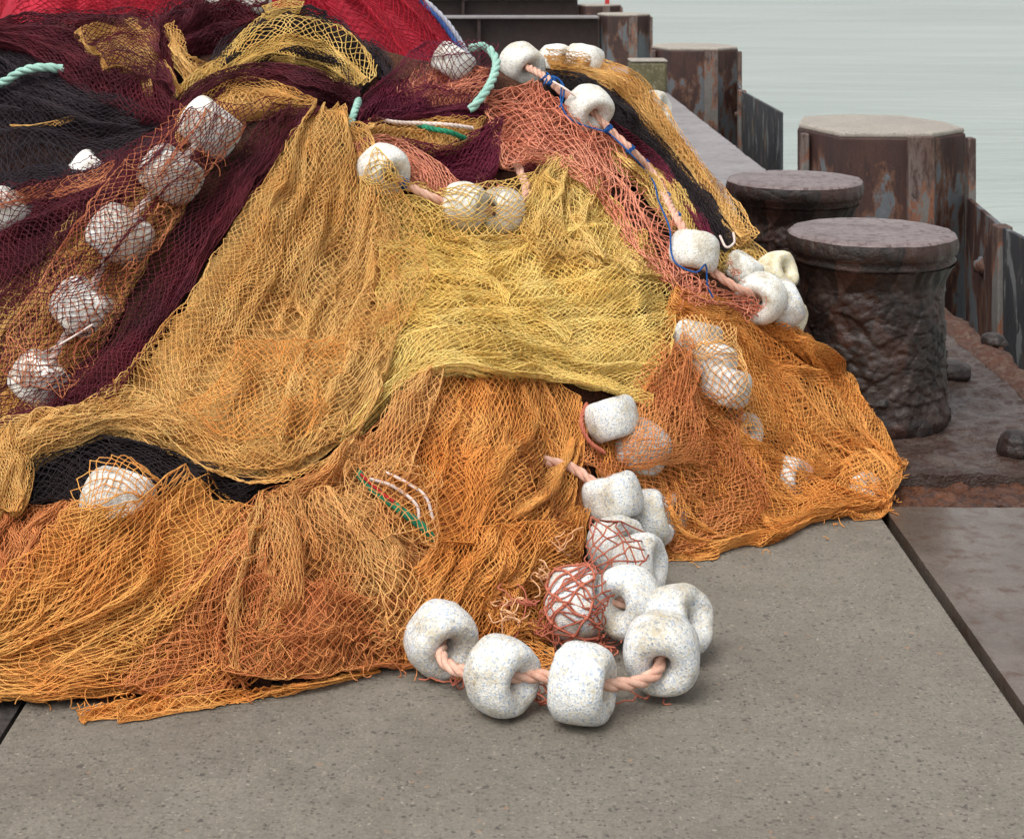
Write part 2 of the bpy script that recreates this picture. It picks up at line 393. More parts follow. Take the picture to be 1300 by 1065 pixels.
# left, under the maroon drape
place_float('L1', 268, 163, (.55,.75,-.12), 'highest float of the maroon veiled chain, just below the ochre fold', GL, lift=.055, size=1.10, mat=M_FLOATL, veil=True)
place_float('L2', 216, 222, (.55,.75,-.12), 'second float down the maroon veiled chain', GL, lift=.055, size=1.10, mat=M_FLOATL, veil=True)
place_float('L3', 152, 298, (.55,.75,-.12), 'middle float of the maroon veiled chain with a curl of orange twine', GL, lift=.055, size=1.09, mat=M_FLOATL, veil=True)
place_float('L4', 105, 390, (.55,.75,-.12), 'fourth float down the maroon veiled chain with pale cord below it', GL, lift=.05, size=1.04, mat=M_FLOATL, veil=True)
place_float('L5', 50, 482, (.55,.75,-.12), 'lowest float of the maroon veiled chain', GL, lift=.045, size=0.94, mat=M_FLOATL, veil=True)
place_float('L6', 116, 218, (.55,.75,-.12), 'small patch of white float in a maroon fold below the dark purple net', GL, lift=-.035, size=.8, mat=M_FLOATL, veil=True)
place_float('L7', 8, 268, (.55,.75,-.12), 'float cut by the left edge of the picture under dense maroon net', GL, lift=.02, size=.9, mat=M_FLOATL, veil=True)
place_float('T1', 282, -2, (.3,.9,0), 'white float just showing at the top edge in front of the red net', GL, lift=.06, size=.7, mat=M_FLOATW, veil=True)
place_float('T2', 326, 4, (.3,.9,0), 'white float at the top edge beside the crown of the ochre arch', GL, lift=.04, size=.6, mat=M_FLOATW, veil=True)
place_float('B1', 150, 634, (.3,.92,-.2), 'single float under orange net beneath the black fold, low on the left', 'floats low on the left', lift=.03, size=1.05, mat=M_FLOATW, veil=True)

# ------------------------------------------------------------------ nets
def loft(guides, n=72):
    G = np.stack([catmull([(p[0], p[1], p[2] if len(p) > 2 else 0.0) for p in g], n) for g in guides], 0)
    out = np.stack([catmull_idx(G[:, k], n) for k in range(n)], 1)
    return out                                        # (u, v, 3): px, py, extra lift
def catmull_idx(P, n):
    if len(P) == 2:
        t = np.linspace(0, 1, n)[:, None]; return P[0]*(1-t)+P[1]*t
    E = np.vstack([2*P[0]-P[1], P, 2*P[-1]-P[-2]])
    q = np.linspace(0, len(P)-1-1e-6, n); i = q.astype(int); t = (q-i)[:, None]
    a, b, c, d = E[i], E[i+1], E[i+2], E[i+3]
    return .5*((2*b)+(-a+c)*t+(2*a-5*b+4*c-d)*t**2+(-a+3*b-3*c+d)*t**3)
def veil_push(P, names):
    """a net lying over floats rests on their fronts"""
    cam = np.array([0, 0, CH])
    for k in names:
        f = FLOATS[k]; C, R = f['C'], f['R']*1.10
        d = P-cam; L = np.linalg.norm(d, axis=-1); dn = d/L[..., None]
        tc = (dn*(C-cam)).sum(-1); b = np.linalg.norm(cam+dn*tc[..., None]-C, axis=-1)
        bb = np.minimum(b, .92*R); front = tc-np.sqrt(np.maximum(R*R-bb*bb, 0))+np.maximum(b-.92*R, 0)*1.3
        use = (b < 2.2*R) & (front < L)
        L2 = np.where(use, front, L); P = cam+dn*L2[..., None]
    return P
class Sheet:
    """a draped sheet: (u, v) -> 3D, folds running along v"""
    def __init__(s, guides, lift, amp, lam, seed, veil, fun=None, sink=0):
        s.sink = sink; s.fun = fun; s.seed = seed; s.amp = amp; s.lam = lam; s.lift = lift; s.veil = veil
        if fun is None:
            s.L = loft(guides); s.wpx = float(np.linalg.norm(s.L[0, :, :2]-s.L[-1, :, :2], axis=1).mean()); s.lpx = float(np.linalg.norm(np.diff(s.L[len(s.L)//2, :, :2], axis=0), axis=1).sum())
        u = np.linspace(0, 1, 12); v = np.linspace(0, 1, 12); U, V = np.meshgrid(u, v, indexing='ij')
        P = s.raw(U, V)[0]
        s.w = np.linalg.norm(np.diff(P, axis=0), axis=-1).sum(0); s.w = float(np.mean(s.w))
        s.l = float(np.mean(np.linalg.norm(np.diff(P, axis=1), axis=-1).sum(1)))
    def raw(s, u, v):
        if s.fun: return s.fun(u, v)
        g = bil(s.L, np.clip(u, 0, 1)*(s.L.shape[0]-1), np.clip(v, 0, 1)*(s.L.shape[1]-1))
        x, y, q = g[..., 0], g[..., 1], s.seed*.37
        w = min(1.0, s.wpx/110)                        # uneven hems and drifting seams
        e = np.clip(1-np.minimum(np.minimum(u, 1-u)*s.wpx, np.minimum(v, 1-v)*s.lpx)/26, 0, 1)
        x = x+w*(13*(vn(x/60+q, y/60, 21)-.5)+e*9*(vn(x/17, y/17+q, 22)-.5)); y = y+w*(12*(vn(x/58, y/58+q, 23)-.5)+e*8*(vn(x/16+q, y/16, 24)-.5))
        return on_heap(x, y, s.lift+g[..., 2])
    def fold(s, u, v):
        a = u*s.w/s.lam; b = v*s.l/s.lam
        n1 = vn(a+.8*vn(a*.4, b*.25, s.seed+5), b*.16, s.seed); n2 = vn(a*2.3+.6*vn(a*.7, b*.5, s.seed+6), b*.4, s.seed+1)
        n3 = vn(a*.45, b*.35, s.seed+2)
        return s.amp*((ridge(n1)-.45)*1.5+.55*(ridge(n2)-.45)+1.5*(n3-.5))
    def P(s, u, v, off=0.0, extra=None):
        P, N = s.raw(u, v)
        d = s.fold(u, v)+off+(0 if extra is None else extra)
        if s.sink:
            uc = np.clip(u, 0, 1); vc = np.clip(v, 0, 1)
            e = np.minimum(np.minimum(uc, 1-uc)*s.w/max(.5*s.w, .02), np.minimum(vc, 1-vc)*s.l/max(.22*s.l, .02)); e = np.clip(e, 0, 1)
            d = d-s.sink*(1-np.sqrt(e*(2-e)))
        P = P+N*d[..., None]
        P[..., 2] = np.maximum(P[..., 2], .004)
        if s.veil and off > -.001: P = veil_push(P, s.veil)
        return P
def lattice(sh, cw, chh, r, off, seed, tone=1.0, wob=1.0, skip=.012):
    nu = max(2, int(round(sh.w/cw))); nv = max(3, int(round(sh.l/(chh*.5))))
    I, J = np.meshgrid(np.arange(nu+1), np.arange(nv+1), indexing='ij')
    def node(i, j):
        u = (i+.5*(j % 2)-.25)/nu; v = j/nv
        a = u*sh.w/sh.lam; b = v*sh.l/sh.lam
        u = u+(.85*sh.lam/sh.w)*wob*(vn(a*1.2, b*.3, sh.seed+seed*.13)-.5)+(.30*cw/sh.w)*(vn(i*.7+31, j*.7+7, seed)-.5)*2
        v = v+(.5*sh.lam/sh.l)*wob*(vn(a*.8+9, b*.8+4, seed+3)-.5)+(.24*chh/sh.l)*(vn(i*.8+3, j*.8+57, seed+1)-.5)*2
        u = u+.07*cw/sh.w*(vn(i*1.0+.5, j*7.3+.5, seed+8)-.5)*2
        e = .006*wob*(vn(a*1.6, b*1.1, seed+11)-.5)*2+.003*(vn(i*.9, j*.9, seed+12)-.5)
        return u, v, e
    U, V, E = node(I, J)
    P = sh.P(U, V, off, E)
    As = []; Bs = []
    for di_even, di_odd in ((0, 0), (-1, 1)):
        for par, di in ((0, di_even), (1, di_odd)):
            ii, jj = I[:, :-1], J[:, :-1]
            ok = (jj % 2 == par) & (ii+di >= 0) & (ii+di <= nu)
            i0, j0 = ii[ok], jj[ok]
            As.append(P[i0, j0]); Bs.append(P[i0+di, j0+1])
    for jj in (0, nv):                                  # selvedge
        As.append(P[:-1, jj]); Bs.append(P[1:, jj])
    A = np.vstack(As); B = np.vstack(Bs)
    ln = np.linalg.norm(B-A, axis=1)
    rg = np.random.default_rng(seed+77)
    keep = (ln < 4*max(cw, chh)) & (rg.random(len(A)) > skip); A, B, ln = A[keep], B[keep], ln[keep]
    Mid = (A+B)/2+rg.standard_normal((len(A), 3))*(.035*ln)[:, None]
    t = tone*(.90+.20*rg.random((len(A), 1)))*np.ones((1, 3))
    t *= 1+.03*rg.standard_normal((len(A), 3))
    return strand_mesh(A, B, Mid, np.full(len(A), r), t)
def sheet_grid(sh, off, n=70, m=70):
    u, v = np.meshgrid(np.linspace(.015, .985, n), np.linspace(.015, .985, m), indexing='ij')
    P = sh.P(u, v, off)
    i = np.arange(n-1)[:, None]*m; j = np.arange(m-1)[None]
    Q = np.stack([i+j, i+m+j, i+m+j+1, i+j+1], -1).reshape(-1, 4)
    return P.reshape(-1, 3), Q
def ridge_sheet(par, rg, seed, lift):
    """a rolled fold of the same net standing up from the sheet, fading out at its ends"""
    wd = rg.uniform(.028, .060)/par.w; u0 = rg.uniform(.08, .92); v0 = rg.uniform(-.1, .45); v1 = v0+rg.uniform(.35, .75); v1 = min(v1, .99); v0 = max(v0, .01)
    k1, k2, sl = rg.uniform(0, 50), rg.uniform(1.5, 3.5), rg.uniform(-.12, .12); h = rg.uniform(.014, .030)
    def fun(u, v):
        vv = v0+(v1-v0)*v; uu = u0+sl*(v-.5)+(.05/par.w)*(vn(v*k2+k1, k1, seed)-.5)*2+(u-.5)*wd*(.35+.65*np.sin(PI*np.clip(v, .02, .98))**.5)
        P, N = par.raw(np.clip(uu, .005, .995), vv)
        d = par.fold(uu, vv)+h*np.sin(PI*np.clip(u, 0, 1))**.7*np.sin(PI*np.clip(v, 0, 1))**.6-.010
        return P+N*d[..., None], N
    return fun
_seed = [20]
def net(label, cols, patches, group='fishing nets heaped on the quay', curls=None, name='fishing_net'):
    ca, cb = cols
    soup = []; tints = []; back = []
    for p in patches:
        _seed[0] += 13
        sh = Sheet(p['g'], p.get('lift', .02), p.get('amp', .018), p.get('lam', .09), _seed[0], p.get('veil'), p.get('fun'), p.get('sink', 0))
        cw, chh = p.get('cell', (.021, .027)); r = p.get('r', .0013)
        nl = p.get('layers', 4)
        for k in range(nl):
            j = 1+.12*((k*7) % 5-2)/2
            V, Q, T = lattice(sh, cw*j, chh/j, r*(1 if k == 0 else .92), -(.006+.0075*k)*(k > 0), _seed[0]*3+k*5, p.get('tone', 1.0), 1.0+.5*(k > 0), p.get('skip', .012))
            soup.append((V, Q)); tints.append(T)
        rg = random.Random(_seed[0])
        for q in range(p.get('ridges', int(round(sh.w*16)) if nl >= 3 and sh.w > .2 and not p.get('fun') else 0)):
            rs = Sheet(None, 0, .006, .05, _seed[0]+q, None, ridge_sheet(sh, rg, _seed[0]+q, 0))
            for k in range(2):
                V, Q, T = lattice(rs, cw*.62, chh*1.05, r, -.004*k, _seed[0]*5+q*3+k, p.get('tone', 1.0), .6, .01)
                soup.append((V, Q)); tints.append(T)
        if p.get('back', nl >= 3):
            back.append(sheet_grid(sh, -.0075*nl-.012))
    for c in (curls or []):
        A, B, Mi = curl_tuft(*c)
        V, Q, T = strand_mesh(A, B, Mi, np.full(len(A), .0014), np.full((len(A), 3), 1.0)*(.8+.4*RNG.random((len(A), 1))))
        soup.append((V, Q)); tints.append(T)
    V, Q = merge(soup)
    m = net_mat('twine_%d_%d_%d' % ca, ca, cb)
    o = mesh_np(name, V, Q, m, tint=np.vstack(tints)); tag(o, label, 'net', group)
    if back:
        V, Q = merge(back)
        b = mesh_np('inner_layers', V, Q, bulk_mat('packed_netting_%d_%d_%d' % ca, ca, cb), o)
    return o
def curl_tuft(px, py, rad, n, lift=.02):
    """loose frayed twine ends curling out of a net"""
    A = []; B = []; M = []
    for i in range(n):
        a = random.uniform(0, 2*PI); rr = rad*math.sqrt(random.random())
        P, N = on_heap(px+rr*math.cos(a), py+rr*math.sin(a), lift)
        d = np.array([random.gauss(0, 1), random.gauss(0, 1), random.gauss(0, 1)])+N*.7; d /= np.linalg.norm(d)
        ax = np.array([random.gauss(0, 1) for _ in range(3)]); k = random.uniform(.3, .9)
        q = [P]; s = random.uniform(.004, .007)
        for _ in range(2*random.randint(3, 7)):
            d = d+k*np.cross(ax, d)*.5-np.array([0, 0, .12]); d /= np.linalg.norm(d)
            nx = q[-1]+d*s; nx[2] = max(nx[2], .003); q.append(nx)
        for j in range(0, len(q)-2, 2): A.append(q[j]); M.append(q[j+1]); B.append(q[j+2])
    return np.array(A), np.array(B), np.array(M)
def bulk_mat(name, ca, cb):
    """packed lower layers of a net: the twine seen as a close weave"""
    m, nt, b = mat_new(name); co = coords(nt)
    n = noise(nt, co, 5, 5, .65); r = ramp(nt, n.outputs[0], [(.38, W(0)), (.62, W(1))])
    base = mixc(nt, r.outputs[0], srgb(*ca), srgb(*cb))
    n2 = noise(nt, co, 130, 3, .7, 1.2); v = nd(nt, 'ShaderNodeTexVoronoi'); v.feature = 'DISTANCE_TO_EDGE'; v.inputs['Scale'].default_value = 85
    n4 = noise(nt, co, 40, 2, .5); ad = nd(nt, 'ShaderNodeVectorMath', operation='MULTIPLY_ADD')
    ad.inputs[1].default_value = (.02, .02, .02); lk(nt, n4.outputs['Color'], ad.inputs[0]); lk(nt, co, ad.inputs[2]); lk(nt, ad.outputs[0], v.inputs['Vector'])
    g = ramp(nt, v.outputs['Distance'], [(.0, W(1)), (.16, W(.44)), (.5, W(.34))])  # shade of the holes between strands is put into the colour
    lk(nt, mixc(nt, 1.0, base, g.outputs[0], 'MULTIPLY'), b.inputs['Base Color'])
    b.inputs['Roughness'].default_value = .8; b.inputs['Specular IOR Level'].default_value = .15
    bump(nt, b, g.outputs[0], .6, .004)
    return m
MAROON = ((104,32,44), (80,26,38)); DARK = ((60,49,55), (47,38,44)); BLACKN = ((48,38,40), (36,29,31))
OCHRE = ((234,190,118), (220,164,90)); GOLD = ((240,206,128), (228,186,104)); YELLOW = ((252,224,140), (246,208,114))
ORANGE = ((238,174,96), (228,150,72)); RUST = ((226,154,92), (206,126,74)); AMBER = ((238,178,98), (224,150,74)); TAN = ((232,180,112), (218,150,84))
CORAL = ((230,158,128), (220,136,106)); PURPLE = ((122,36,62), (98,30,52)); CRIMSON = ((186,24,48), (160,18,40)); ORTW = ((208,138,92), (178,96,66))
# heart of the heap
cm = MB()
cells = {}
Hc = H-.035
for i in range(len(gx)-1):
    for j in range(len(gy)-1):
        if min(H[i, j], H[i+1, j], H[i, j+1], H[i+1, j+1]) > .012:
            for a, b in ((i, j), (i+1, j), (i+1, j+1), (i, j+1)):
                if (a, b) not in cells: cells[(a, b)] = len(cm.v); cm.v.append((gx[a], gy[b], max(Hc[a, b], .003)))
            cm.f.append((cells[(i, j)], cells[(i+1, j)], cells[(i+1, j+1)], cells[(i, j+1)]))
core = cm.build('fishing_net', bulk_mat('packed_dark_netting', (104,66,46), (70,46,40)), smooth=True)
tag(core, 'packed dark brown netting at the heart of the heap, seen through gaps', 'net', 'fishing nets heaped on the quay')

net('rust orange netting lying at the bottom of the front of the heap, between the folds', RUST, [
  dict(g=[[(-90,650),(-90,770),(-90,880)],[(60,650),(55,760),(50,872)],[(200,640),(185,750),(170,864)],[(330,630),(315,750),(300,856)],[(450,560),(445,700),(440,846)],[(560,500),(560,660),(560,828)],[(700,540),(695,660),(690,778)],[(745,600),(745,670),(740,736)]], layers=3, lift=.008, amp=.014, cell=(.018,.024), ridges=4)])
net('dark purple grey net spread over the upper left of the heap', DARK, [
  dict(g=[[(-90,45),(0,70),(60,88),(130,122),(218,155)],[(-90,110),(60,130),(130,150),(208,162)],[(-90,180),(50,172),(120,178),(196,170)],[(-90,255),(20,240),(90,220),(188,186)]], layers=5, lift=.022, lam=.12),
  dict(g=[[(-90,60),(0,55),(60,78)],[(-90,110),(0,95),(70,110)]], layers=3, lift=.02)])
net('thin ochre streak of netting on the dark purple net', OCHRE, [dict(g=[[(12,158),(50,155),(95,141)],[(18,164),(55,162),(92,150)]], layers=2, lift=.03, cell=(.014,.02), back=False)])
net('maroon net rolled along the crest at the upper left, above the dark purple net', MAROON, [
  dict(g=[[(-90,22),(0,26),(60,18),(130,16),(200,22),(222,80),(228,130)],[(-90,45),(0,46),(60,55),(130,70),(180,92),(218,140)],[(-90,62),(0,58),(40,72),(85,98),(150,138),(214,158)]], layers=5, lift=.05, amp=.022),
  dict(g=[[(195,22),(250,-2),(300,-14),(345,-8)],[(205,50),(240,30),(290,15),(338,10)],[(212,80),(235,62),(272,50),(318,34)]], layers=5, lift=.035, amp=.03, veil=['T1','T2'])])
net('ochre net patch showing through the maroon roll at the upper left', OCHRE, [
  dict(g=[[(92,36),(130,20),(172,22),(198,40)],[(112,55),(140,46),(175,46),(198,70)],[(130,78),(160,82),(182,92),(200,112)]], layers=3, lift=.075, amp=.008, sink=.02, ridges=0, cell=(.016,.02), r=.0015),
  dict(g=[[(208,42),(216,52),(222,62)],[(222,30),(232,42),(240,60)]], layers=3, lift=.05, cell=(.016,.02)),
  dict(g=[[(212,58),(226,80),(240,98)],[(222,48),(240,66),(270,74)]], layers=4, lift=.06, cell=(.014,.02), amp=.03),
  dict(g=[[(196,70),(215,95),(228,112)],[(205,92),(218,104),(232,118)]], layers=2, lift=.066, cell=(.016,.02), back=False)])
net('single layer of maroon netting over the ochre patch', MAROON, [
  dict(g=[[(95,30),(130,18),(180,20),(205,40)],[(110,60),(150,50),(190,60),(212,90)],[(135,85),(170,90),(200,105),(222,125)]], layers=1, lift=.096, amp=.012, cell=(.02,.024), back=False)])
net('dark grey net bulging under the ochre arch on the crest', DARK, [
  dict(g=[[(262,88),(300,40),(345,12),(400,14),(452,42),(486,90)],[(270,100),(312,62),(355,40),(405,44),(440,68),(470,105)],[(280,108),(320,84),(365,70),(410,74),(440,92),(458,115)]], layers=5, lift=.03),
  dict(g=[[(410,145),(432,150),(448,165),(470,180)],[(420,170),(440,180),(455,196),(468,205)],[(435,205),(450,222),(468,235),(480,245)]], layers=4, lift=.03),
  dict(g=[[(462,50),(482,62),(498,85)],[(468,80),(480,90),(490,105)]], layers=4, lift=.0)])
net('ochre net arching over the crest, open mesh above the dark net', GOLD, [
  dict(g=[[(256,96),(296,44),(343,9),(402,11),(456,42),(488,92)],[(262,98),(306,56),(350,30),(405,34),(446,60),(474,100)],[(270,102),(314,70),(358,50),(407,54),(442,78),(464,106)]], layers=1, lift=.048, cell=(.022,.026), r=.0019, back=False),
  dict(g=[[(268,98),(312,66),(357,46),(407,50),(441,74),(466,102)],[(278,104),(322,80),(366,68),(410,74),(440,92),(456,108)]], layers=5, lift=.045, cell=(.012,.022)),
  dict(g=[[(330,14),(355,8),(385,10)],[(338,18),(360,14),(380,16)]], layers=4, lift=.055, cell=(.012,.02)),
  dict(g=[[(214,128),(232,108),(262,92),(285,85)],[(225,132),(240,118),(268,104),(292,98)]], layers=4, lift=.05, cell=(.014,.024), amp=.03)])
net('ochre band of netting between the two maroon folds under the crest', OCHRE, [
  dict(g=[[(218,150),(252,118),(296,98),(350,100),(400,124)],[(220,168),(258,134),(300,114),(350,114),(398,128)],[(226,182),(262,152),(305,134),(350,128),(395,134)]], layers=5, lift=.04, cell=(.013,.022))])
net('maroon band of netting looped below the ochre arch', MAROON, [
  dict(g=[[(213,138),(250,106),(290,86),(340,80),(400,90),(458,112)],[(217,146),(255,112),(295,93),(345,90),(405,102),(456,122)],[(222,154),(260,120),(300,101),(350,98),(408,114),(452,134)]], layers=6, lift=.06, cell=(.012,.024))])
V5 = ['L1','L2','L3','L4','L5','L6','L7']
net('ochre netting lying loosely beneath the maroon drape on the left', OCHRE, [
  dict(g=[[(150,215),(80,290),(0,380),(-90,460)],[(190,250),(130,340),(60,440),(-90,540)],[(240,250),(180,340),(120,440),(30,520)]], layers=3, lift=.012, cell=(.02,.024))])
net('rusty orange twine netting stretched over the veiled chain of floats on the left', ORTW, [
  dict(g=[[(232,135),(170,205),(100,285),(40,370),(-10,470)],[(265,140),(210,215),(145,300),(90,395),(25,495)],[(318,150),(262,230),(200,325),(150,420),(80,515)]], layers=1, lift=.03, cell=(.026,.028), back=False, veil=V5, r=.0012),
  dict(g=[[(0,245),(50,235),(110,215),(150,205)],[(-60,285),(10,270),(70,255),(130,235)]], layers=2, lift=.03, back=False, veil=V5)],
  curls=[(166,330,10,6,.09),(115,425,10,6,.09),(262,200,10,6,.09),(205,262,9,5,.09)])
net('maroon net draped from a pinched gather down over the left chain of floats', MAROON, [
  dict(g=[[(228,150),(150,190),(60,222),(-90,262)],[(245,145),(180,225),(80,310),(-90,385)],[(300,133),(232,235),(125,355),(-90,490)],[(372,132),(290,245),(172,402),(-40,545)],[(404,135),(345,205),(252,338),(192,432),(132,505),(40,538),(-60,565)]], layers=1, lift=.045, veil=V5, back=False, cell=(.022,.026), r=.00125),
  dict(g=[[(385,133),(318,215),(225,345),(160,430),(60,520),(-60,560)],[(398,134),(332,214),(240,342),(180,435),(95,515),(-60,562)],[(408,136),(350,205),(256,338),(196,432),(138,508),(40,541),(-60,572)]], layers=5, lift=.05, cell=(.014,.024)),
  dict(g=[[(345,133),(290,220),(215,330),(150,420),(60,500)],[(390,134),(325,215),(232,345),(165,440),(75,520)]], layers=2, lift=.03, cell=(.018,.024), back=False),
  dict(g=[[(228,148),(150,190),(60,228),(-90,270)],[(236,150),(170,212),(80,265),(-90,325)],[(244,155),(186,232),(95,300),(20,355)]], layers=4, lift=.025, cell=(.017,.024), back=False, veil=['L6']),
  dict(g=[[(130,300),(60,370),(10,450),(-60,520)],[(150,320),(85,400),(30,480),(-60,540)]], layers=2, lift=.02, back=False),
  dict(g=[[(20,330),(-10,380),(-60,430)],[(90,330),(50,390),(-20,470)]], layers=3, lift=.02, back=False)])
net('black net bulging out below the ochre swag on the left', BLACKN, [
  dict(g=[[(28,585),(60,560),(110,548),(190,558),(262,590),(345,602)],[(34,610),(90,580),(150,578),(210,588),(262,606),(335,612)],[(40,640),(90,630),(140,640),(210,628),(260,626),(310,628)]], layers=6, lift=.03, cell=(.018,.026)),
  dict(g=[[(290,560),(350,585),(420,560),(470,520)],[(300,610),(350,620),(400,610),(450,580)]], layers=4, lift=.0)])
net('rust brown netting hanging in folds at the left edge below the swag', RUST, [
  dict(g=[[(-90,640),(-90,720),(-100,800)],[(-20,640),(-25,720),(-40,790)],[(40,645),(20,710),(0,770)],[(100,640),(70,680),(40,730)]], layers=5, lift=.02, cell=(.014,.028))])
# centre and right
net('bright yellow net spread over the middle of the heap', YELLOW, [
  dict(g=[[(470,236),(540,258),(600,282),(660,262),(712,215),(770,250)],[(475,310),(540,318),(610,325),(690,300),(760,280),(815,300)],[(480,370),(540,366),(620,372),(700,365),(780,345),(856,345)],[(478,430),(540,410),(620,402),(700,412),(780,408),(862,392)],[(455,500),(510,465),(570,440),(640,445),(740,462),(848,452)],[(425,562),(480,508),(545,470),(640,473),(740,484),(825,513)]], layers=4, lift=.04, amp=.024, lam=.11, cell=(.023,.026)),
  dict(g=[[(440,545),(482,492),(545,452),(600,444),(660,452)],[(430,560),(484,508),(548,470),(640,474),(700,478)]], layers=5, lift=.055, cell=(.011,.024)),
  dict(g=[[(590,446),(660,448),(740,470),(830,500)],[(620,474),(690,480),(750,490),(826,516)]], layers=3, lift=.055, cell=(.014,.024)),
  dict(g=[[(560,380),(620,370),(680,385),(730,420)],[(560,400),(620,388),(675,402),(720,432)]], layers=3, lift=.06, cell=(.012,.024), sink=.035, back=False),
  dict(g=[[(480,350),(540,335),(610,345),(660,372)],[(482,368),(540,354),(605,362),(650,386)]], layers=3, lift=.06, cell=(.013,.024), sink=.035, back=False)])
net('golden ochre net gathered beneath the coral netting right of centre', GOLD, [
  dict(g=[[(690,195),(672,240),(660,300),(690,330)],[(730,205),(715,250),(720,300),(740,330)],[(775,245),(765,290),(780,320),(800,340)],[(820,300),(815,330),(835,350),(856,362)]], layers=5, lift=.05, cell=(.016,.025), amp=.03),
  dict(g=[[(470,225),(520,262),(580,295),(640,300),(690,280)],[(470,260),(530,285),(590,305),(650,312),(700,300)]], layers=3, lift=.045, cell=(.02,.025)),
  dict(g=[[(470,180),(530,230),(600,235),(680,220)],[(455,215),(520,250),(590,270),(680,255)],[(455,250),(520,285),(590,302),(680,300)]], layers=1, lift=.05, cell=(.026,.026), r=.0018, back=False, veil=['U2','U3','U4'])])
net('rusty coral netting wadded under the purple net beside the crest float', CORAL, [
  dict(g=[[(512,100),(545,80),(590,85),(624,80)],[(510,125),(550,110),(590,112),(622,108)],[(520,142),(560,136),(600,134),(618,130)]], layers=4, lift=.03, amp=.04, lam=.06, cell=(.018,.024), sink=.02)], curls=[(560,110,26,30,.05),(520,115,14,14,.05)])
net('amber open netting drifting over the seam between the ochre and yellow nets', OCHRE, [
  dict(g=[[(440,150),(470,230),(470,330),(458,400),(440,450)],[(455,160),(495,245),(510,330),(490,400),(460,460)],[(470,180),(520,262),(545,340),(520,400),(480,465)]], layers=1, lift=.075, cell=(.022,.026), back=False, amp=.022)])
net('orange tinted netting lying on the lower swag of the ochre net', AMBER, [
  dict(g=[[(300,440),(270,500),(220,530)],[(370,430),(350,500),(330,570)],[(440,430),(430,490),(410,550)]], layers=1, lift=.085, cell=(.021,.026), back=False, amp=.022)])
net('purple net gathered around the crest float and teal rope', PURPLE, [
  dict(g=[[(450,132),(490,92),(540,64),(590,54),(628,62)],[(455,150),(500,122),(550,105),(600,105),(630,95)],[(462,165),(510,148),(562,138),(615,135)]], layers=1, lift=.05, amp=.03, cell=(.019,.023), veil=['U1'], back=False),
  dict(g=[[(450,140),(490,105),(520,95)],[(455,152),(500,125),(535,118)],[(462,165),(510,148),(560,138)]], layers=4, lift=.045, amp=.03, cell=(.017,.024)),
  dict(g=[[(480,138),(530,132),(580,128),(622,126)],[(470,155),(530,150),(580,146),(618,146)]], layers=5, lift=.065, cell=(.012,.024)),
  dict(g=[[(505,180),(560,185),(605,170),(636,155)],[(530,200),(580,208),(615,195),(636,180)],[(555,222),(590,228),(620,226),(636,215)]], layers=5, lift=.045, amp=.03),
  dict(g=[[(660,205),(690,210),(712,208)],[(655,215),(680,222),(700,222)]], layers=2, lift=.03)])
net('ochre net slit open between purple folds, showing green and white cords', OCHRE, [
  dict(g=[[(458,152),(490,146),(550,148),(618,153)],[(462,160),(500,160),(560,162),(612,163)],[(470,166),(520,182),(570,186),(606,172)]], layers=3, lift=.06, cell=(.018,.024), amp=.02),
  dict(g=[[(457,165),(463,150),(480,146)],[(470,168),(476,158),(490,154)]], layers=4, lift=.075, cell=(.014,.02))])
net('coral knotted net with wide meshes along the right shoulder rope', CORAL, [
  dict(g=[[(622,112),(690,108),(740,150),(790,185),(830,225),(862,290),(895,345)],[(617,140),(680,158),(735,188),(785,232),(825,288),(872,348)],[(628,175),(680,188),(730,208),(775,252),(815,308),(855,356)],[(640,206),(680,204),(720,222),(760,258),(800,318),(848,362)]], layers=2, lift=.06, amp=.016, cell=(.036,.036), r=.0022, back=False),
  dict(g=[[(622,112),(690,108),(740,150),(790,185)],[(617,140),(680,158),(735,188),(785,232)],[(628,190),(680,195),(715,210),(745,240)]], layers=3, lift=.045, amp=.03, cell=(.028,.03), r=.002, back=True, sink=.03, ridges=3),
  dict(g=[[(448,182),(478,166),(520,182),(560,212),(592,240)],[(450,195),(482,180),(520,200),(555,230),(580,250)],[(456,205),(490,192),(525,222),(565,248)]], layers=4, lift=.06, cell=(.02,.03), r=.002),
  dict(g=[[(850,300),(880,345),(925,372),(975,405)],[(845,330),(870,360),(915,382),(960,402)],[(850,355),(865,372),(900,385),(940,398)]], layers=3, lift=.06, cell=(.024,.03), r=.0022, amp=.03),
  dict(g=[[(600,215),(620,220),(650,240),(665,262)],[(600,232),(620,240),(645,255),(655,275)]], layers=2, lift=.03, cell=(.024,.03), r=.002, back=False)],
  curls=[(885,372,22,24,.09),(950,392,14,14,.08),(930,345,12,12,.08),(640,175,16,14,.06)])
net('yellow net strip between the coral net and the outer maroon strip', GOLD, [
  dict(g=[[(785,172),(835,212),(880,265),(912,320)],[(780,185),(828,228),(868,282),(900,338)],[(780,200),(820,245),(855,295),(885,345)]], layers=4, lift=.05, cell=(.024,.026)),
  dict(g=[[(905,262),(945,300),(988,338)],[(898,290),(932,322),(962,340)],[(895,320),(920,340),(950,350)]], layers=4, lift=.03, cell=(.018,.024))])
net('narrow maroon strip on the outer right slope', PURPLE, [
  dict(g=[[(770,148),(835,200),(878,250),(915,312)],[(775,165),(828,212),(868,262),(902,322)]], layers=5, lift=.055, cell=(.012,.024))])
net('black strip of netting running down the outer right slope', BLACKN, [
  dict(g=[[(688,82),(750,98),(800,135),(850,190),(898,250),(938,302)],[(692,92),(750,112),(800,152),(848,205),(890,260),(928,312)],[(700,102),(750,128),(795,168),(840,215),(880,268),(918,322)]], layers=6, lift=.055, cell=(.014,.024))])
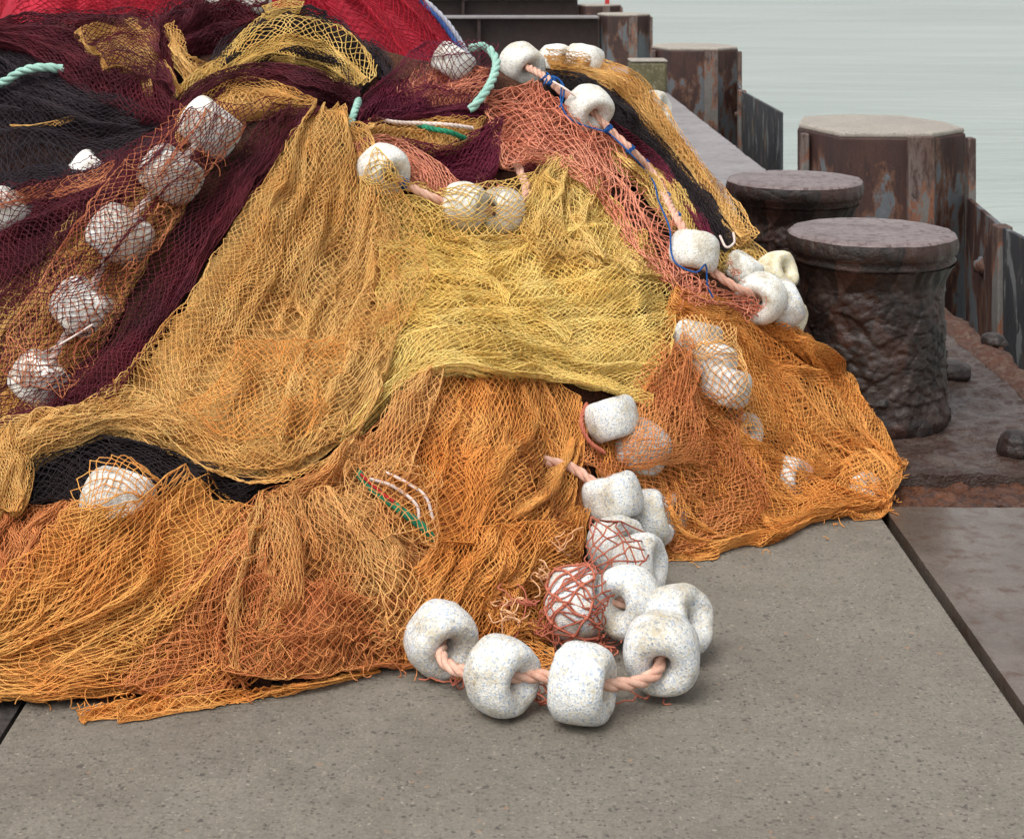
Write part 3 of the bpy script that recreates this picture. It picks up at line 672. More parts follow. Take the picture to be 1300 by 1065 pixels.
net('outermost ochre strip of netting along the right skyline of the heap', OCHRE, [
  dict(g=[[(690,68),(760,78),(825,106),(866,160),(908,222),(962,300)],[(695,76),(760,90),(815,120),(858,175),(902,236),(950,305)],[(700,82),(755,98),(805,132),(850,188),(896,248),(940,305)]], layers=5, lift=.065, cell=(.014,.026), veil=['H5'])])
VG = ['G2','G3','G4','G5','G6','G7','G8','F12']
net('orange net fanning down the right slope to the foot of the bollard', ORANGE, [
  dict(g=[[(850,366),(900,374),(960,392),(1010,418),(1062,458),(1104,533),(1150,592)],[(850,385),(892,415),(950,455),(1010,500),(1072,560),(1136,606)],[(850,400),(875,450),(922,510),(980,570),(1040,618),(1128,640)],[(845,420),(848,480),(880,550),(930,620),(990,660),(1070,656)],[(835,460),(815,520),(830,590),(860,660),(910,692),(1000,674)],[(820,510),(768,560),(768,620),(800,680),(850,708),(920,697)]], layers=4, lift=.025, amp=.03, lam=.13, cell=(.019,.026), veil=['G7','G8','F12','G6']),
  dict(g=[[(960,395),(1010,420),(1064,462),(1106,536),(1152,592)],[(965,410),(1010,440),(1056,480),(1095,545),(1142,600)]], layers=3, lift=.03, amp=.035, cell=(.017,.024)),
  dict(g=[[(1040,600),(1085,585),(1152,586)],[(1050,625),(1100,605),(1146,604)],[(1060,655),(1110,650),(1132,640)]], layers=3, lift=.02, amp=.03, lam=.06, cell=(.016,.024), veil=['G8'], back=False)],
  curls=[(1130,640,16,10,.01),(1060,655,30,10,.01),(960,680,30,10,.01),(870,702,20,8,.01),(1140,600,12,8,.01)])
net('rust brown net veiling the floats between the yellow and orange nets', RUST, [
  dict(g=[[(838,428),(790,505),(742,535),(735,585)],[(880,460),(850,545),(800,590),(758,615)],[(932,520),(920,595),(880,645),(825,660)],[(965,560),(985,620),(955,665),(870,705)]], layers=2, lift=.045, back=False, veil=VG, cell=(.021,.025), amp=.03),
  dict(g=[[(860,420),(835,470),(815,520),(790,550)],[(880,500),(870,550),(840,575),(800,590)],[(950,560),(920,575),(870,590),(800,590)]], layers=2, lift=.04, back=False, veil=VG, cell=(.018,.024), amp=.04, lam=.07)])
net('pale tan net stretched over the stack of three floats right of the yellow net', TAN, [
  dict(g=[[(862,400),(880,395),(905,405),(925,425)],[(862,440),(880,455),(910,455),(945,465)],[(870,480),(890,510),(920,515),(952,510)],[(880,520),(905,548),(940,552),(965,540)]], layers=1, lift=.03, back=False, veil=['G3','G4','G5','G6'], cell=(.023,.025), r=.0016)])
net('orange net hanging like a curtain under the hem of the yellow net', ORANGE, [
  dict(g=[[(560,466),(530,540),(500,600),(470,655)],[(612,468),(602,540),(580,620),(560,690)],[(672,472),(682,550),(667,620),(640,680)],[(726,494),(736,560),(722,620),(702,670)],[(742,512),(742,580),(730,602),(727,650)]], layers=4, lift=.035, amp=.024, lam=.12, cell=(.018,.027)),
  dict(g=[[(600,690),(620,650),(690,650),(745,632)],[(605,720),(640,700),(690,690),(748,660)],[(640,750),(660,740),(700,720),(740,690)]], layers=3, lift=.03, amp=.03, cell=(.018,.026))],
  curls=[(690,695,18,18,.05)])
net('salmon brown net crumpled left of the orange curtain', TAN, [
  dict(g=[[(532,470),(480,540),(445,592),(400,628)],[(548,472),(510,545),(480,605),(450,650)],[(566,470),(540,545),(520,610),(500,670)]], layers=4, lift=.04, amp=.035, lam=.08, cell=(.014,.027)),
  dict(g=[[(440,530),(420,580),(380,615),(340,640)],[(480,560),(460,610),(420,645),(390,680)],[(520,600),(510,640),(470,670),(450,690)]], layers=4, lift=.015, amp=.03, cell=(.016,.026)),
  dict(g=[[(440,590),(430,640),(440,690)],[(500,590),(500,640),(500,690)],[(560,600),(560,650),(550,700)]], layers=1, lift=.065, amp=.03, cell=(.022,.026), back=False)])
net('ochre net fanning from the pinched gather down the left centre', OCHRE, [
  dict(g=[[(398,136),(340,210),(264,336),(194,431),(143,492)],[(404,136),(368,225),(318,350),(262,450),(200,548)],[(412,136),(400,230),(372,350),(335,462),(300,594)],[(420,138),(440,230),(430,350),(402,470),(372,588)],[(430,138),(470,215),(480,330),(472,430),(440,550)],[(434,142),(492,235),(508,330),(502,430),(478,505)]], layers=3, lift=.06, amp=.028, lam=.12, cell=(.023,.026)),
  dict(g=[[(398,138),(392,200),(372,280),(340,360)],[(424,138),(420,200),(410,290),(380,380)],[(434,142),(455,200),(455,300),(430,390)]], layers=2, lift=.07, cell=(.017,.026), amp=.03, sink=.05, back=False),
  dict(g=[[(385,470),(360,450),(335,455),(300,475)],[(400,500),(360,492),(330,495),(290,510)]], layers=2, lift=.075, cell=(.015,.024), amp=.03, sink=.04, back=False),
  dict(g=[[(150,486),(90,515),(30,532),(-60,548)],[(210,520),(120,532),(50,545),(-20,580)],[(240,552),(150,540),(75,556),(35,584)]], layers=5, lift=.06, cell=(.018,.026)),
  dict(g=[[(200,545),(250,570),(300,594),(372,588),(445,546)],[(200,520),(255,545),(305,565),(368,560),(440,515)]], layers=3, lift=.065, cell=(.02,.025)),
  dict(g=[[(190,540),(250,586),(315,606),(385,594),(452,552)],[(205,552),(258,600),(318,616),(392,600),(450,560)]], layers=1, lift=.07, cell=(.024,.026), r=.0015, back=False),
  dict(g=[[(-90,545),(-90,600),(-90,645)],[(0,540),(0,600),(-5,650)],[(30,535),(42,600),(22,645)]], layers=5, lift=.06, cell=(.017,.025))])
net('amber net sweeping diagonally down to the ground at the lower left', AMBER, [
  dict(g=[[(98,640,.03),(60,680),(5,720),(-100,760)],[(150,640,.085),(112,696,.02),(55,765),(-100,830)],[(192,628,.06),(150,700,.01),(80,780),(-100,860)],[(245,606),(190,705),(110,790),(-100,886)],[(292,620),(260,712),(170,800),(55,884)],[(332,634),(292,740),(225,820),(160,876)]], layers=3, lift=.035, amp=.03, lam=.13, cell=(.026,.027), r=.0015),
  dict(g=[[(84,650),(98,606),(150,580),(210,608)],[(100,650),(125,615),(165,605),(212,622)],[(104,656),(135,636),(170,634),(215,642)]], layers=1, lift=.03, cell=(.021,.024), r=.0014, back=False, veil=['B1']),
  dict(g=[[(330,650),(280,700),(200,770),(100,850)],[(318,690),(270,740),(210,800),(130,868)]], layers=3, lift=.06, amp=.03, cell=(.018,.026), sink=.04, back=False),
  dict(g=[[(-100,888),(-40,884),(20,884),(75,880)],[(-100,860),(-30,850),(20,862),(70,862)]], layers=4, lift=.03, amp=.03, cell=(.014,.025))],
  curls=[(30,884,22,10,.01),(100,880,26,10,.01),(160,872,16,8,.01)])
net('tan net hanging in tight pleats at the front centre', TAN, [
  dict(g=[[(322,630),(300,690),(285,760),(290,840)],[(345,622),(352,700),(347,780),(352,862)],[(390,632),(420,700),(430,780),(440,850)],[(450,640),(490,710),(512,780),(522,840)],[(505,662),(548,720),(568,780),(573,835)]], layers=4, lift=.045, amp=.035, lam=.075, cell=(.015,.03)),
  dict(g=[[(440,640),(450,680),(480,740),(490,800)],[(480,655),(510,690),(540,740),(545,800)]], layers=1, lift=.07, sink=.03, cell=(.022,.03), r=.0018, back=False),
  dict(g=[[(340,640),(352,700),(350,770)],[(372,640),(388,700),(390,770)]], layers=3, lift=.075, cell=(.011,.03), amp=.02, sink=.04, back=False)],
  curls=[(300,705,12,12,.06),(350,800,20,16,.06),(500,800,20,16,.06)])
net('orange net lobe bulging behind the front floats', ORANGE, [
  dict(g=[[(548,690),(522,740),(512,800),(505,848)],[(602,672),(582,730),(572,790),(562,842)],[(682,658),(662,712),(642,770),(640,818)],[(748,640),(735,700),(705,760),(700,800)]], layers=4, lift=.05, amp=.026, lam=.1, cell=(.019,.026)),
  dict(g=[[(560,800),(600,790),(650,800),(700,830)],[(560,845),(620,850),(660,850),(705,850)]], layers=3, lift=.02, amp=.02, back=False)],
  curls=[(655,755,28,60,.06),(700,725,24,36,.06),(640,780,20,30,.05),(545,830,20,30,.02)])
net('frayed rust orange netting along the foot of the heap, front centre', RUST, [
  dict(g=[[(290,740),(360,740),(430,750),(500,760),(560,790)],[(285,800),(360,800),(430,800),(500,805),(560,820)],[(285,850),(360,856),(430,856),(500,850),(565,844)]], layers=3, lift=.03, amp=.04, lam=.06, cell=(.02,.024)),
  dict(g=[[(335,650),(250,740),(190,810),(146,868)],[(342,700),(285,780),(240,832),(200,884)],[(335,760),(312,820),(295,852),(275,878)]], layers=4, lift=.03, amp=.03, lam=.08, cell=(.02,.025)),
  dict(g=[[(215,760),(270,700),(310,660)],[(240,800),(280,740),(312,700)],[(270,840),(290,780),(310,740)]], layers=4, lift=.045, amp=.03, lam=.07, cell=(.016,.024))],
  curls=[(420,735,20,12,.08),(380,805,30,18,.06),(455,820,34,20,.06),(520,828,26,14,.05),(320,830,20,10,.05),(300,850,20,30,.02)])
net('orange tail of netting trailing along the concrete at the front', ORANGE, [
  dict(g=[[(300,740),(282,820),(205,868),(96,905)],[(330,800),(300,850),(215,880),(98,908)],[(350,840),(305,872),(225,890),(104,910)]], layers=4, lift=.03, amp=.022, lam=.07, cell=(.018,.025)),
  dict(g=[[(480,838),(400,862),(310,876),(150,905)],[(485,850),(400,872),(320,886),(150,909)]], layers=4, lift=.02, amp=.022, lam=.06, cell=(.013,.025))])

net('wide meshed coral net thrown over the floats behind the front loop', ((192,112,88), (168,92,72)), [
  dict(g=[[(748,655),(735,715),(690,765),(680,810)],[(775,652),(768,700),(725,745),(705,810)],[(808,664),(800,705),(758,745),(735,812)],[(830,690),(816,715),(782,752),(764,812)]], layers=1, lift=.05, amp=.02, cell=(.055,.058), r=.0023, back=False, veil=['F6','F8'])])

def rope_mat(name, ca, cb):
    m, nt, b = mat_new(name); co = coords(nt)
    n = noise(nt, co, 30, 6, .7); r = ramp(nt, n.outputs[0], [(.35, srgb(*cb)), (.65, srgb(*ca))])
    n2 = noise(nt, co, 420, 3, .7)
    c = mixc(nt, .35, r.outputs[0], ramp(nt, n2.outputs[0], [(.3, W(.35)), (.7, W(1))]).outputs[0], 'MULTIPLY')
    lk(nt, c, b.inputs['Base Color']); b.inputs['Roughness'].default_value = .8; b.inputs['Specular IOR Level'].default_value = .2
    bump(nt, b, n2.outputs[0], .5, .0015); return m
M_PINK = rope_mat('pink_rope', (228,188,166), (204,152,130)); M_TEAL = rope_mat('teal_rope', (172,208,194), (136,182,168)); M_BLUE = rope_mat('blue_twine', (28,92,160), (20,70,130))
M_GREEN = rope_mat('green_rope', (52,150,110), (34,112,84)); M_WHITEC = rope_mat('white_cord', (236,222,212), (214,190,180)); M_CORALT = rope_mat('coral_twine', (200,122,98), (176,98,78)); M_RED = rope_mat('red_cord', (200,52,50), (170,40,44))
def path3(spec):
    out = []
    for s in spec:
        if isinstance(s, str): out.append(FLOATS[s]['C'])
        elif len(s) == 4: out.append(pt(s[0], s[1], s[3]) if s[2] is None else ground(s[0], s[1], s[2]))
        else: out.append(on_heap(s[0], s[1], s[2])[0])
    return np.array(out)
def rope(label, spec, R, mat, name='rope', cat='rope', group=None, laid=True):
    P = catmull(path3(spec), 90)
    V, Q = rope_mesh(P, R) if laid else tube(P, R, 7)
    o = mesh_np(name, V, Q, mat); tag(o, label, cat, group); return o
def g(x, y, z): return (x, y, z, 1)
def wrap(parent, centre, axis, R, n, mat, name='lashing', r=.0022):
    ax = nrm(np.asarray(axis, float)); u = nrm(np.cross(ax, [.2, .3, .9])); w = np.cross(ax, u)
    t = np.linspace(0, 2*PI*n, 16*n)
    P = centre+np.outer(np.cos(t), u)*R+np.outer(np.sin(t), w)*R+np.outer((t/t[-1]-.5)*n*r*1.9, ax)
    V, Q = tube(P, r, 5); return mesh_np(name, V, Q, mat, parent)
fr = rope('thick pink laid rope threading the front loop of floats on the concrete', [g(545,790,.1), 'F1', g(560,832,.075), g(580,850,.07), 'F2', g(690,858,.085), 'F3', g(795,868,.07), g(820,862,.07), g(836,850,.08), 'F4', 'F5', g(830,760,.1), 'F7', 'F6'], .0142, M_PINK)
rope('short pink rope coming out from under the orange curtain into the tilted float', [(690,585,.02), (726,594,.05), (752,612,.07), 'F10'], .0142, M_PINK)
rr = rope('pink rope lashed with blue twine running down the right shoulder', ['H1', (690,97,.06), (715,118,.06), 'H4', (775,166,.075), (802,192,.085), (832,225,.09), (852,265,.09), (868,292,.085), 'H6'], .0142, M_PINK)
rope('thick pink rope end between the flat tied float and the bollard cluster', ['H6', (908,347,.075), (940,368,.085), 'H9'], .0142, M_PINK)
for p in ((692,98),(700,104),(772,164),(800,190),(818,208),(845,250),(858,275)):
    c = on_heap(p[0], p[1], .063 if p[1] < 120 else .086)[0]; wrap(rr, c, (.7,.1,-.6), .0165, 3, M_BLUE)
rope('blue twine lashed along the right shoulder rope', [(690,108,.06),(698,97,.08),(712,104,.08),(712,130,.07),(722,150,.07),(742,160,.07),(770,168,.08),(776,172,.085),(800,195,.10),(828,228,.105),(836,255,.095),(850,290,.095),(852,320,.09),(860,336,.11),(884,346,.12),(896,336,.11),(898,362,.09),(905,378,.08)], .0028, M_BLUE, 'twine', 'twine', laid=False)
rope('loop of blue twine knotted beside the top right float', [(698,98,.07),(708,100,.09),(716,112,.08),(713,132,.07),(708,138,.065)], .003, M_BLUE, 'twine', 'twine', laid=False)
ur = rope('pink rope linking the thinly netted float to the touching pair', ['U2', (510,232,.06), (535,245,.055), (562,256,.06), 'U3', 'U4', (660,262,.03), (668,240,.03), (655,205,.03)], .0142, M_PINK)
wrap(ur, on_heap(513,234,.06)[0], (.8,.1,-.3), .0165, 5, M_BLUE)
rope('pink rope inside the maroon veiled chain of floats', ['L1','L2','L3','L4','L5'], .011, M_WHITEC)
rope('pale cord stretched between two floats under the maroon net', [(118,412,.08),(80,435,.08),(40,455,.08),(15,470,.07)], .003, M_WHITEC, 'cord', 'cord', laid=False)
rope('short loop of pink rope beside the veiled float near the bollard', [(985,600,.02),(1008,588,.05),(1024,592,.06),(1028,606,.05),(1020,618,.02)], .0142, M_PINK)
rope('pink rope strand threading the veiled stack of three', ['G3','G4','G5',(926,525,.03),'G6'], .009, M_PINK)
rope('coral rope drooping left of the bare pale float', [(745,512,.05),(738,535,.06),(748,560,.06),(768,575,.05)], .006, M_CORALT)
rope('teal rope entering from the left edge over the dark purple net', [(-60,118,.05),(0,106,.075),(25,92,.08),(50,86,.075),(80,88,.05)], .014, M_TEAL)
rope('teal rope looped beside the crest float', [(596,62,.05),(616,60,.09),(630,78,.09),(624,104,.09),(608,128,.085),(596,140,.06)], .015, M_TEAL)
rope('scrap of teal rope at the edge of the dark fold', [(444,160,.06),(452,138,.075),(455,128,.07)], .012, M_TEAL)
rope('green rope in the ochre slit', [(530,158,.05),(545,163,.085),(570,168,.085),(590,176,.06)], .009, M_GREEN)
rope('white and pink cord lying in the ochre slit', [(480,152,.06),(505,156,.08),(535,157,.08),(570,159,.08),(600,163,.06)], .007, M_WHITEC)
rope('green and red rope poking from the crumpled salmon net', [(455,600,.02),(475,622,.05),(505,645,.052),(535,668,.05),(552,686,.02)], .010, M_GREEN)
for i, (l, s, m) in enumerate((('thin red cord beside the green rope', [(458,602,.05),(480,622,.064),(500,637,.066)], M_RED), ('loose white cord curling above the green rope', [(490,600,.03),(515,612,.055),(540,630,.06),(550,660,.05)], M_WHITEC), ('second white cord hooked behind the green rope', [(470,608,.04),(500,618,.06),(528,640,.06),(532,664,.05)], M_WHITEC),
   ('white hooked cord on the black strip beside the bollard', [(914,300,.08),(922,314,.1),(932,308,.1),(931,296,.1)], M_WHITEC), ('white rag of cord on the dark slope behind the top right float', [(702,104,.07),(716,112,.085),(730,122,.08)], M_WHITEC))):
    rope(l, s, .004 if i < 6 else .0035, m, 'cord', 'cord', laid=False)
# coral knotted net bags round front floats
def float_net(key, label, na=7, nz=4):
    f = FLOATS[key]; ax = f['axis']; u = nrm(np.cross(ax, [.1, .3, .95])); w = np.cross(ax, u); R = f['R']
    def q(a, z):
        t = math.radians(86*float(np.clip(z, -1, 1))); r = R*(.58+.42*max(math.cos(t), 0)**.62)*1.03+.003
        return f['C']+(u*math.cos(a)+w*math.sin(a))*r+ax*(R*.74*math.copysign(abs(math.sin(t))**.92, t))
    parts = []
    for i in range(na):
        for s in (1, -1):
            a0 = 2*PI*i/na; z = np.linspace(-1, 1, 22)
            P = np.array([q(a0+s*(zz+1)*PI/na*nz/2+.05*math.sin(9*zz+i), zz) for zz in z]); parts.append(tube(P, .0029, 5))
        for j in range(nz):                                     # knots
            zz = -1+2*(j+.5)/nz; zz = -1+2*j/nz; c = q(2*PI*i/na+(zz+1)*PI/na*nz/2, zz)
            k = np.array([c+ax*t*.006 for t in (-1, -.3, .3, 1)]); parts.append(tube(k, np.array([.001, .0055, .0055, .001]), 6))
    V, Q = merge(parts); o = mesh_np('float_net', V, Q, M_CORALT); tag(o, label, 'net', 'coral net bags'); return o
float_net('F6', 'coral knotted net bag tied round an edge-on float')
def tangle(label, spots, r, mat, seed):
    rg = random.Random(seed); parts = []
    for (x, y, z, rad, n) in spots:
        for k in range(n):
            c = ground(x, y, z); P = [c, c+np.array([rg.uniform(-rad, rad)*.0012, rg.uniform(-rad, rad)*.0012, rg.uniform(0, .012)])]; d = np.array([rg.gauss(0, 1), rg.gauss(0, 1), rg.gauss(0, .4)]); d /= np.linalg.norm(d)
            for i in range(5):
                d = d+np.array([rg.gauss(0, .8), rg.gauss(0, .8), rg.gauss(0, .5)]); d /= np.linalg.norm(d)
                p = P[-1]+d*.016; p[2] = min(max(p[2], r), z+.05); P.append(p)
            parts.append(tube(catmull(np.array(P), 24), r, 5))
    V, Q = merge(parts); o = mesh_np('twine_tangle', V, Q, mat); tag(o, label, 'twine'); return o

for lab, sp in (('coral twine ends on the concrete between the two middle front floats',(690,893,.01,22,5)),('coral twine knot behind the second front float',(640,880,.012,14,3)),('coral twine hanging below the left end of the front rope',(575,870,.015,14,6)),
   ('coral twine ends beneath the rope right of the nearest float',(812,884,.01,14,3)),('short twine end hanging from the corner float',(835,868,.02,8,4)),('coral twine heap below the netted edge-on float',(760,818,.025,40,22)),('coral twine heap at the left of the netted float',(700,805,.04,26,14)),
   ('coral twine knots beside the frayed orange ends',(668,768,.10,18,8)),('coral twine tucked behind the corner float',(785,790,.05,16,8))):
    tangle(lab, [sp], .0018, M_CORALT, int(sp[0]))
M_PALE = rope_mat('pale_twine', (236,190,150), (220,160,110))
for lab, sp in (('pale frayed twine ends left of the netted float',(650,785,.09,16,8)),('pale frayed twine above the netted float',(690,735,.14,18,8)),('pale frayed twine at the left of the orange lobe',(640,760,.10,18,8)),('pale twine tips by the loosely slung float',(712,700,.17,14,5))):
    tangle(lab, [sp], .0018, M_PALE, int(sp[0]))

# ------------------------------------------------------------------ red heap behind
RC, RA = np.array([-1.95, 8.75]), np.array([2.12, 1.65])
def red_h(x, y):
    d = np.sqrt(((x-RC[0])/RA[0])**2+((y-RC[1])/RA[1])**2)
    a = np.arctan2(y-RC[1], x-RC[0])
    f = .10*(ridge(vn(a*6+40, d*1.5+3, 4))-.5)+.05*(vn(a*17+60, d*2.5, 5)-.5)+.05*(vn(x*3+20, y*3, 6)-.5)
    return np.maximum(1.82*np.maximum(1-d**2.6, 0)**.55+f*np.clip((1-d)*6, 0, 1), 0)
def red_fun(u, v):
    a = (u*1.1+.95)*PI; rr = np.clip(1-v, .0, 1)
    x = RC[0]+RA[0]*rr*np.cos(a); y = RC[1]+RA[1]*rr*np.sin(a)
    z = red_h(x, y); e = .02
    N = nrm(np.stack([-(red_h(x+e, y)-z)/e, -(red_h(x, y+e)-z)/e, np.ones_like(z)], -1))
    return np.stack([x, y, z+.02], -1), N
a, rr = np.meshgrid(np.linspace(0, 2*PI, 140), np.linspace(0, .995, 60), indexing='ij')
x = RC[0]+RA[0]*rr*np.cos(a); y = RC[1]+RA[1]*rr*np.sin(a)
V = np.stack([x, y, red_h(x, y)], -1).reshape(-1, 3)
i = np.arange(139)[:, None]*60; j = np.arange(59)[None]
rn = net('fine crimson net heaped in a second pile behind', CRIMSON, [dict(fun=red_fun, g=None, layers=2, lift=0, amp=.01, lam=.2, cell=(.022,.03), r=.0022, back=False)], group='fishing nets heaped on the quay')
bk = mesh_np('inner_layers', V, np.stack([i+j, i+60+j, i+61+j, i+j+1], -1).reshape(-1, 4), None, rn)
m, nt, b = mat_new('packed_crimson_net'); co = coords(nt); n = noise(nt, co, 3, 6, .65); n2 = noise(nt, co, 120, 3, .7)
c = mixc(nt, .5, ramp(nt, n.outputs[0], [(.35, srgb(146,14,36)), (.65, srgb(196,30,56))]).outputs[0], ramp(nt, n2.outputs[0], [(.35, W(.3)), (.65, W(1))]).outputs[0], 'MULTIPLY')
lk(nt, c, b.inputs['Base Color']); b.inputs['Roughness'].default_value = .85; bump(nt, b, n2.outputs[0], .6, .01); bk.data.materials.append(m)
P = np.array([[RC[0]+RA[0]*math.cos(t)*k, RC[1]+RA[1]*math.sin(t)*k, 0] for t, k in ((.16,.62),(.11,.71),(.06,.80),(.01,.88),(-.05,.95))])
P[:, 2] = red_h(P[:, 0], P[:, 1])+.03
for lab, dx, mt in (('blue rope along the right edge of the crimson heap', 0, rope_mat('dull_blue_rope', (70,100,160), (50,76,130))), ('grey white rope beside the blue one on the crimson heap', .03, rope_mat('grey_rope', (190,190,200), (150,156,170)))):
    V, Q = rope_mesh(catmull(P+np.array([dx, -.02, -.015]), 60), .014); o = mesh_np('rope', V, Q, mt); tag(o, lab, 'rope')
# ------------------------------------------------------------------ ground materials
def concrete_mat(tones=((114,108,98),(130,124,113),(107,101,91),(136,129,117)), k=1.0):
    m, nt, b = mat_new('worn_concrete'); co = coords(nt)
    n1 = noise(nt, co, 1.3, 6, .65); n2 = noise(nt, co, 9, 6, .7); n3 = noise(nt, co, 120, 5, .8); n5 = noise(nt, co, 42, 5, .8)
    base = mixc(nt, .5, ramp(nt, n1.outputs[0], [(.38, srgb(*tones[0])), (.58, srgb(*tones[1]))]).outputs[0], ramp(nt, n2.outputs[0], [(.3, srgb(*tones[2])), (.72, srgb(*tones[3]))]).outputs[0])
    base = mixc(nt, .75, base, ramp(nt, n3.outputs[0], [(.28, W(.35)), (.46, W(.88)), (.7, W(1.3))]).outputs[0], 'MULTIPLY')
    base = mixc(nt, .5, base, ramp(nt, n5.outputs[0], [(.33, W(.55)), (.5, W(.97)), (.7, W(1.15))]).outputs[0], 'MULTIPLY')
    def flecks(scale, rad, dens, col, base, op=.6):
        v = nd(nt, 'ShaderNodeTexVoronoi'); v.inputs['Scale'].default_value = scale
        nn = noise(nt, co, scale*1.6, 2, .5); ad = nd(nt, 'ShaderNodeVectorMath', operation='MULTIPLY_ADD'); ad.inputs[1].default_value = (1.0/scale,)*3
        lk(nt, nn.outputs['Color'], ad.inputs[0]); lk(nt, co, ad.inputs[2]); lk(nt, ad.outputs[0], v.inputs['Vector'])
        sp = nd(nt, 'ShaderNodeSeparateColor'); lk(nt, v.outputs['Color'], sp.inputs[0])
        th = nd(nt, 'ShaderNodeMath', operation='LESS_THAN'); lk(nt, sp.outputs[0], th.inputs[0]); th.inputs[1].default_value = dens
        rd = nd(nt, 'ShaderNodeMath', operation='MULTIPLY'); lk(nt, sp.outputs[1], rd.inputs[0]); rd.inputs[1].default_value = rad
        ls = nd(nt, 'ShaderNodeMath', operation='LESS_THAN'); lk(nt, v.outputs['Distance'], ls.inputs[0]); lk(nt, rd.outputs[0], ls.inputs[1])
        f = nd(nt, 'ShaderNodeMath', operation='MULTIPLY'); lk(nt, th.outputs[0], f.inputs[0]); lk(nt, ls.outputs[0], f.inputs[1])
        f2 = nd(nt, 'ShaderNodeMath', operation='MULTIPLY'); lk(nt, f.outputs[0], f2.inputs[0]); f2.inputs[1].default_value = op
        return mixc(nt, f2.outputs[0], base, col)
    base = flecks(120, .55, .3, srgb(70,64,60), base, .6); base = flecks(75, .42, .2, srgb(66,62,60), base, .7); base = flecks(150, .5, .16, srgb(160,151,136), base, .5); base = flecks(90, .36, .04, srgb(184,175,160), base, .45); base = flecks(40, .32, .05, srgb(72,68,66), base, .7); base = flecks(60, .35, .03, srgb(160,122,92), base)
    lk(nt, base, b.inputs['Base Color'])
    lk(nt, ramp(nt, n1.outputs[0], [(.35, W(.5)), (.65, W(.8))]).outputs[0], b.inputs['Roughness']); b.inputs['Specular IOR Level'].default_value = .35
    p = bump(nt, b, n3.outputs[0], .7, .004); p = bump(nt, b, n5.outputs[0], .4, .006, p); bump(nt, b, n2.outputs[0], .3, .01, p); return m
def steel_mat(name, ca, cb, cr, rough=(.25,.55), rust=.6, sc=1.0, bs=.4, bd=.006, streak=False):
    """wet, pitted, rust-stained plate"""
    m, nt, b = mat_new(name); co = coords(nt); cc = co
    if streak:
        mp = nd(nt, 'ShaderNodeMapping'); mp.inputs['Scale'].default_value = (1, 1, .28); lk(nt, co, mp.inputs['Vector']); cc = mp.outputs[0]
    n1 = noise(nt, cc, 3*sc, 6, .65, .4); n2 = noise(nt, cc, 14*sc, 6, .7, .3); n3 = noise(nt, co, 90*sc, 4, .7)
    base = mixc(nt, ramp(nt, n1.outputs[0], [(.38, W(0)), (.62, W(1))]).outputs[0], srgb(*ca), srgb(*cb))
    base = mixc(nt, ramp(nt, n2.outputs[0], [(rust-.08, W(0)), (rust+.04, W(.9))]).outputs[0], base, srgb(*cr))
    base = mixc(nt, .5, base, ramp(nt, n3.outputs[0], [(.3, W(.45)), (.65, W(1))]).outputs[0], 'MULTIPLY')
    lk(nt, base, b.inputs['Base Color']); lk(nt, ramp(nt, n2.outputs[0], [(.3, W(rough[0])), (.7, W(rough[1]))]).outputs[0], b.inputs['Roughness'])
    p = bump(nt, b, n2.outputs[0], bs, bd*2); bump(nt, b, n3.outputs[0], bs, bd*.6, p); return m
M_CONC = concrete_mat()
M_PLATE = steel_mat('wet_plate', (90,78,69), (108,97,88), (82,60,47), (.16,.42), .60, 1.0, .25, .002)
M_DECK = steel_mat('grey_deck_plate', (128,121,121), (146,140,140), (102,90,86), (.35,.6), .66, .8, .25, .004)
M_BASEP = steel_mat('flaking_base_plate', (66,50,42), (90,76,69), (60,37,28), (.1,.4), .55, 1.3, .8, .010)
M_RUSTW = steel_mat('wet_orange_rust', (78,46,30), (104,62,36), (60,38,30), (.1,.4), .55, 2.0, .8, .008)
M_KERB = steel_mat('crumbling_rust_kerb', (120,76,58), (98,66,54), (140,116,100), (.6,.9), .56, 3.0, 1.0, .02)
M_BOLL = steel_mat('flaking_bollard_rust', (35,24,20), (54,37,30), (22,17,15), (.3,.62), .55, 2.0, .5, .006)
def flakes(m):
    nt = m.node_tree; b = nt.nodes['Principled BSDF']; co = coords(nt)
    mp = nd(nt, 'ShaderNodeMapping'); mp.inputs['Scale'].default_value = (1, 1, .75); lk(nt, co, mp.inputs['Vector'])
    nn = noise(nt, co, 9, 4, .6); ad = nd(nt, 'ShaderNodeVectorMath', operation='MULTIPLY_ADD'); ad.inputs[1].default_value = (.05,.05,.05)
    lk(nt, nn.outputs['Color'], ad.inputs[0]); lk(nt, mp.outputs[0], ad.inputs[2]); prev = b.inputs['Normal'].links[0].from_socket
    for sc, st, di in ((8, .22, .012), (26, .18, .005)):
        v = nd(nt, 'ShaderNodeTexVoronoi'); v.feature = 'DISTANCE_TO_EDGE'; v.inputs['Scale'].default_value = sc; lk(nt, ad.outputs[0], v.inputs['Vector'])
        r = ramp(nt, v.outputs['Distance'], [(0, W(0)), (.08, W(.6)), (.3, W(1))]); prev = bump(nt, b, r.outputs[0], st, di, prev)
    v2 = nd(nt, 'ShaderNodeTexVoronoi'); v2.inputs['Scale'].default_value = 11; lk(nt, ad.outputs[0], v2.inputs['Vector'])
    sp = nd(nt, 'ShaderNodeSeparateColor'); lk(nt, v2.outputs['Color'], sp.inputs[0])
    old = b.inputs['Base Color'].links[0].from_socket
    c = mixc(nt, ramp(nt, sp.outputs[0], [(.72, W(0)), (.85, W(.4))]).outputs[0], old, srgb(74, 60, 54)); c = mixc(nt, ramp(nt, sp.outputs[1], [(.8, W(0)), (.9, W(.35))]).outputs[0], c, srgb(78, 44, 32))
    lk(nt, c, b.inputs['Base Color'])
flakes(M_BOLL)
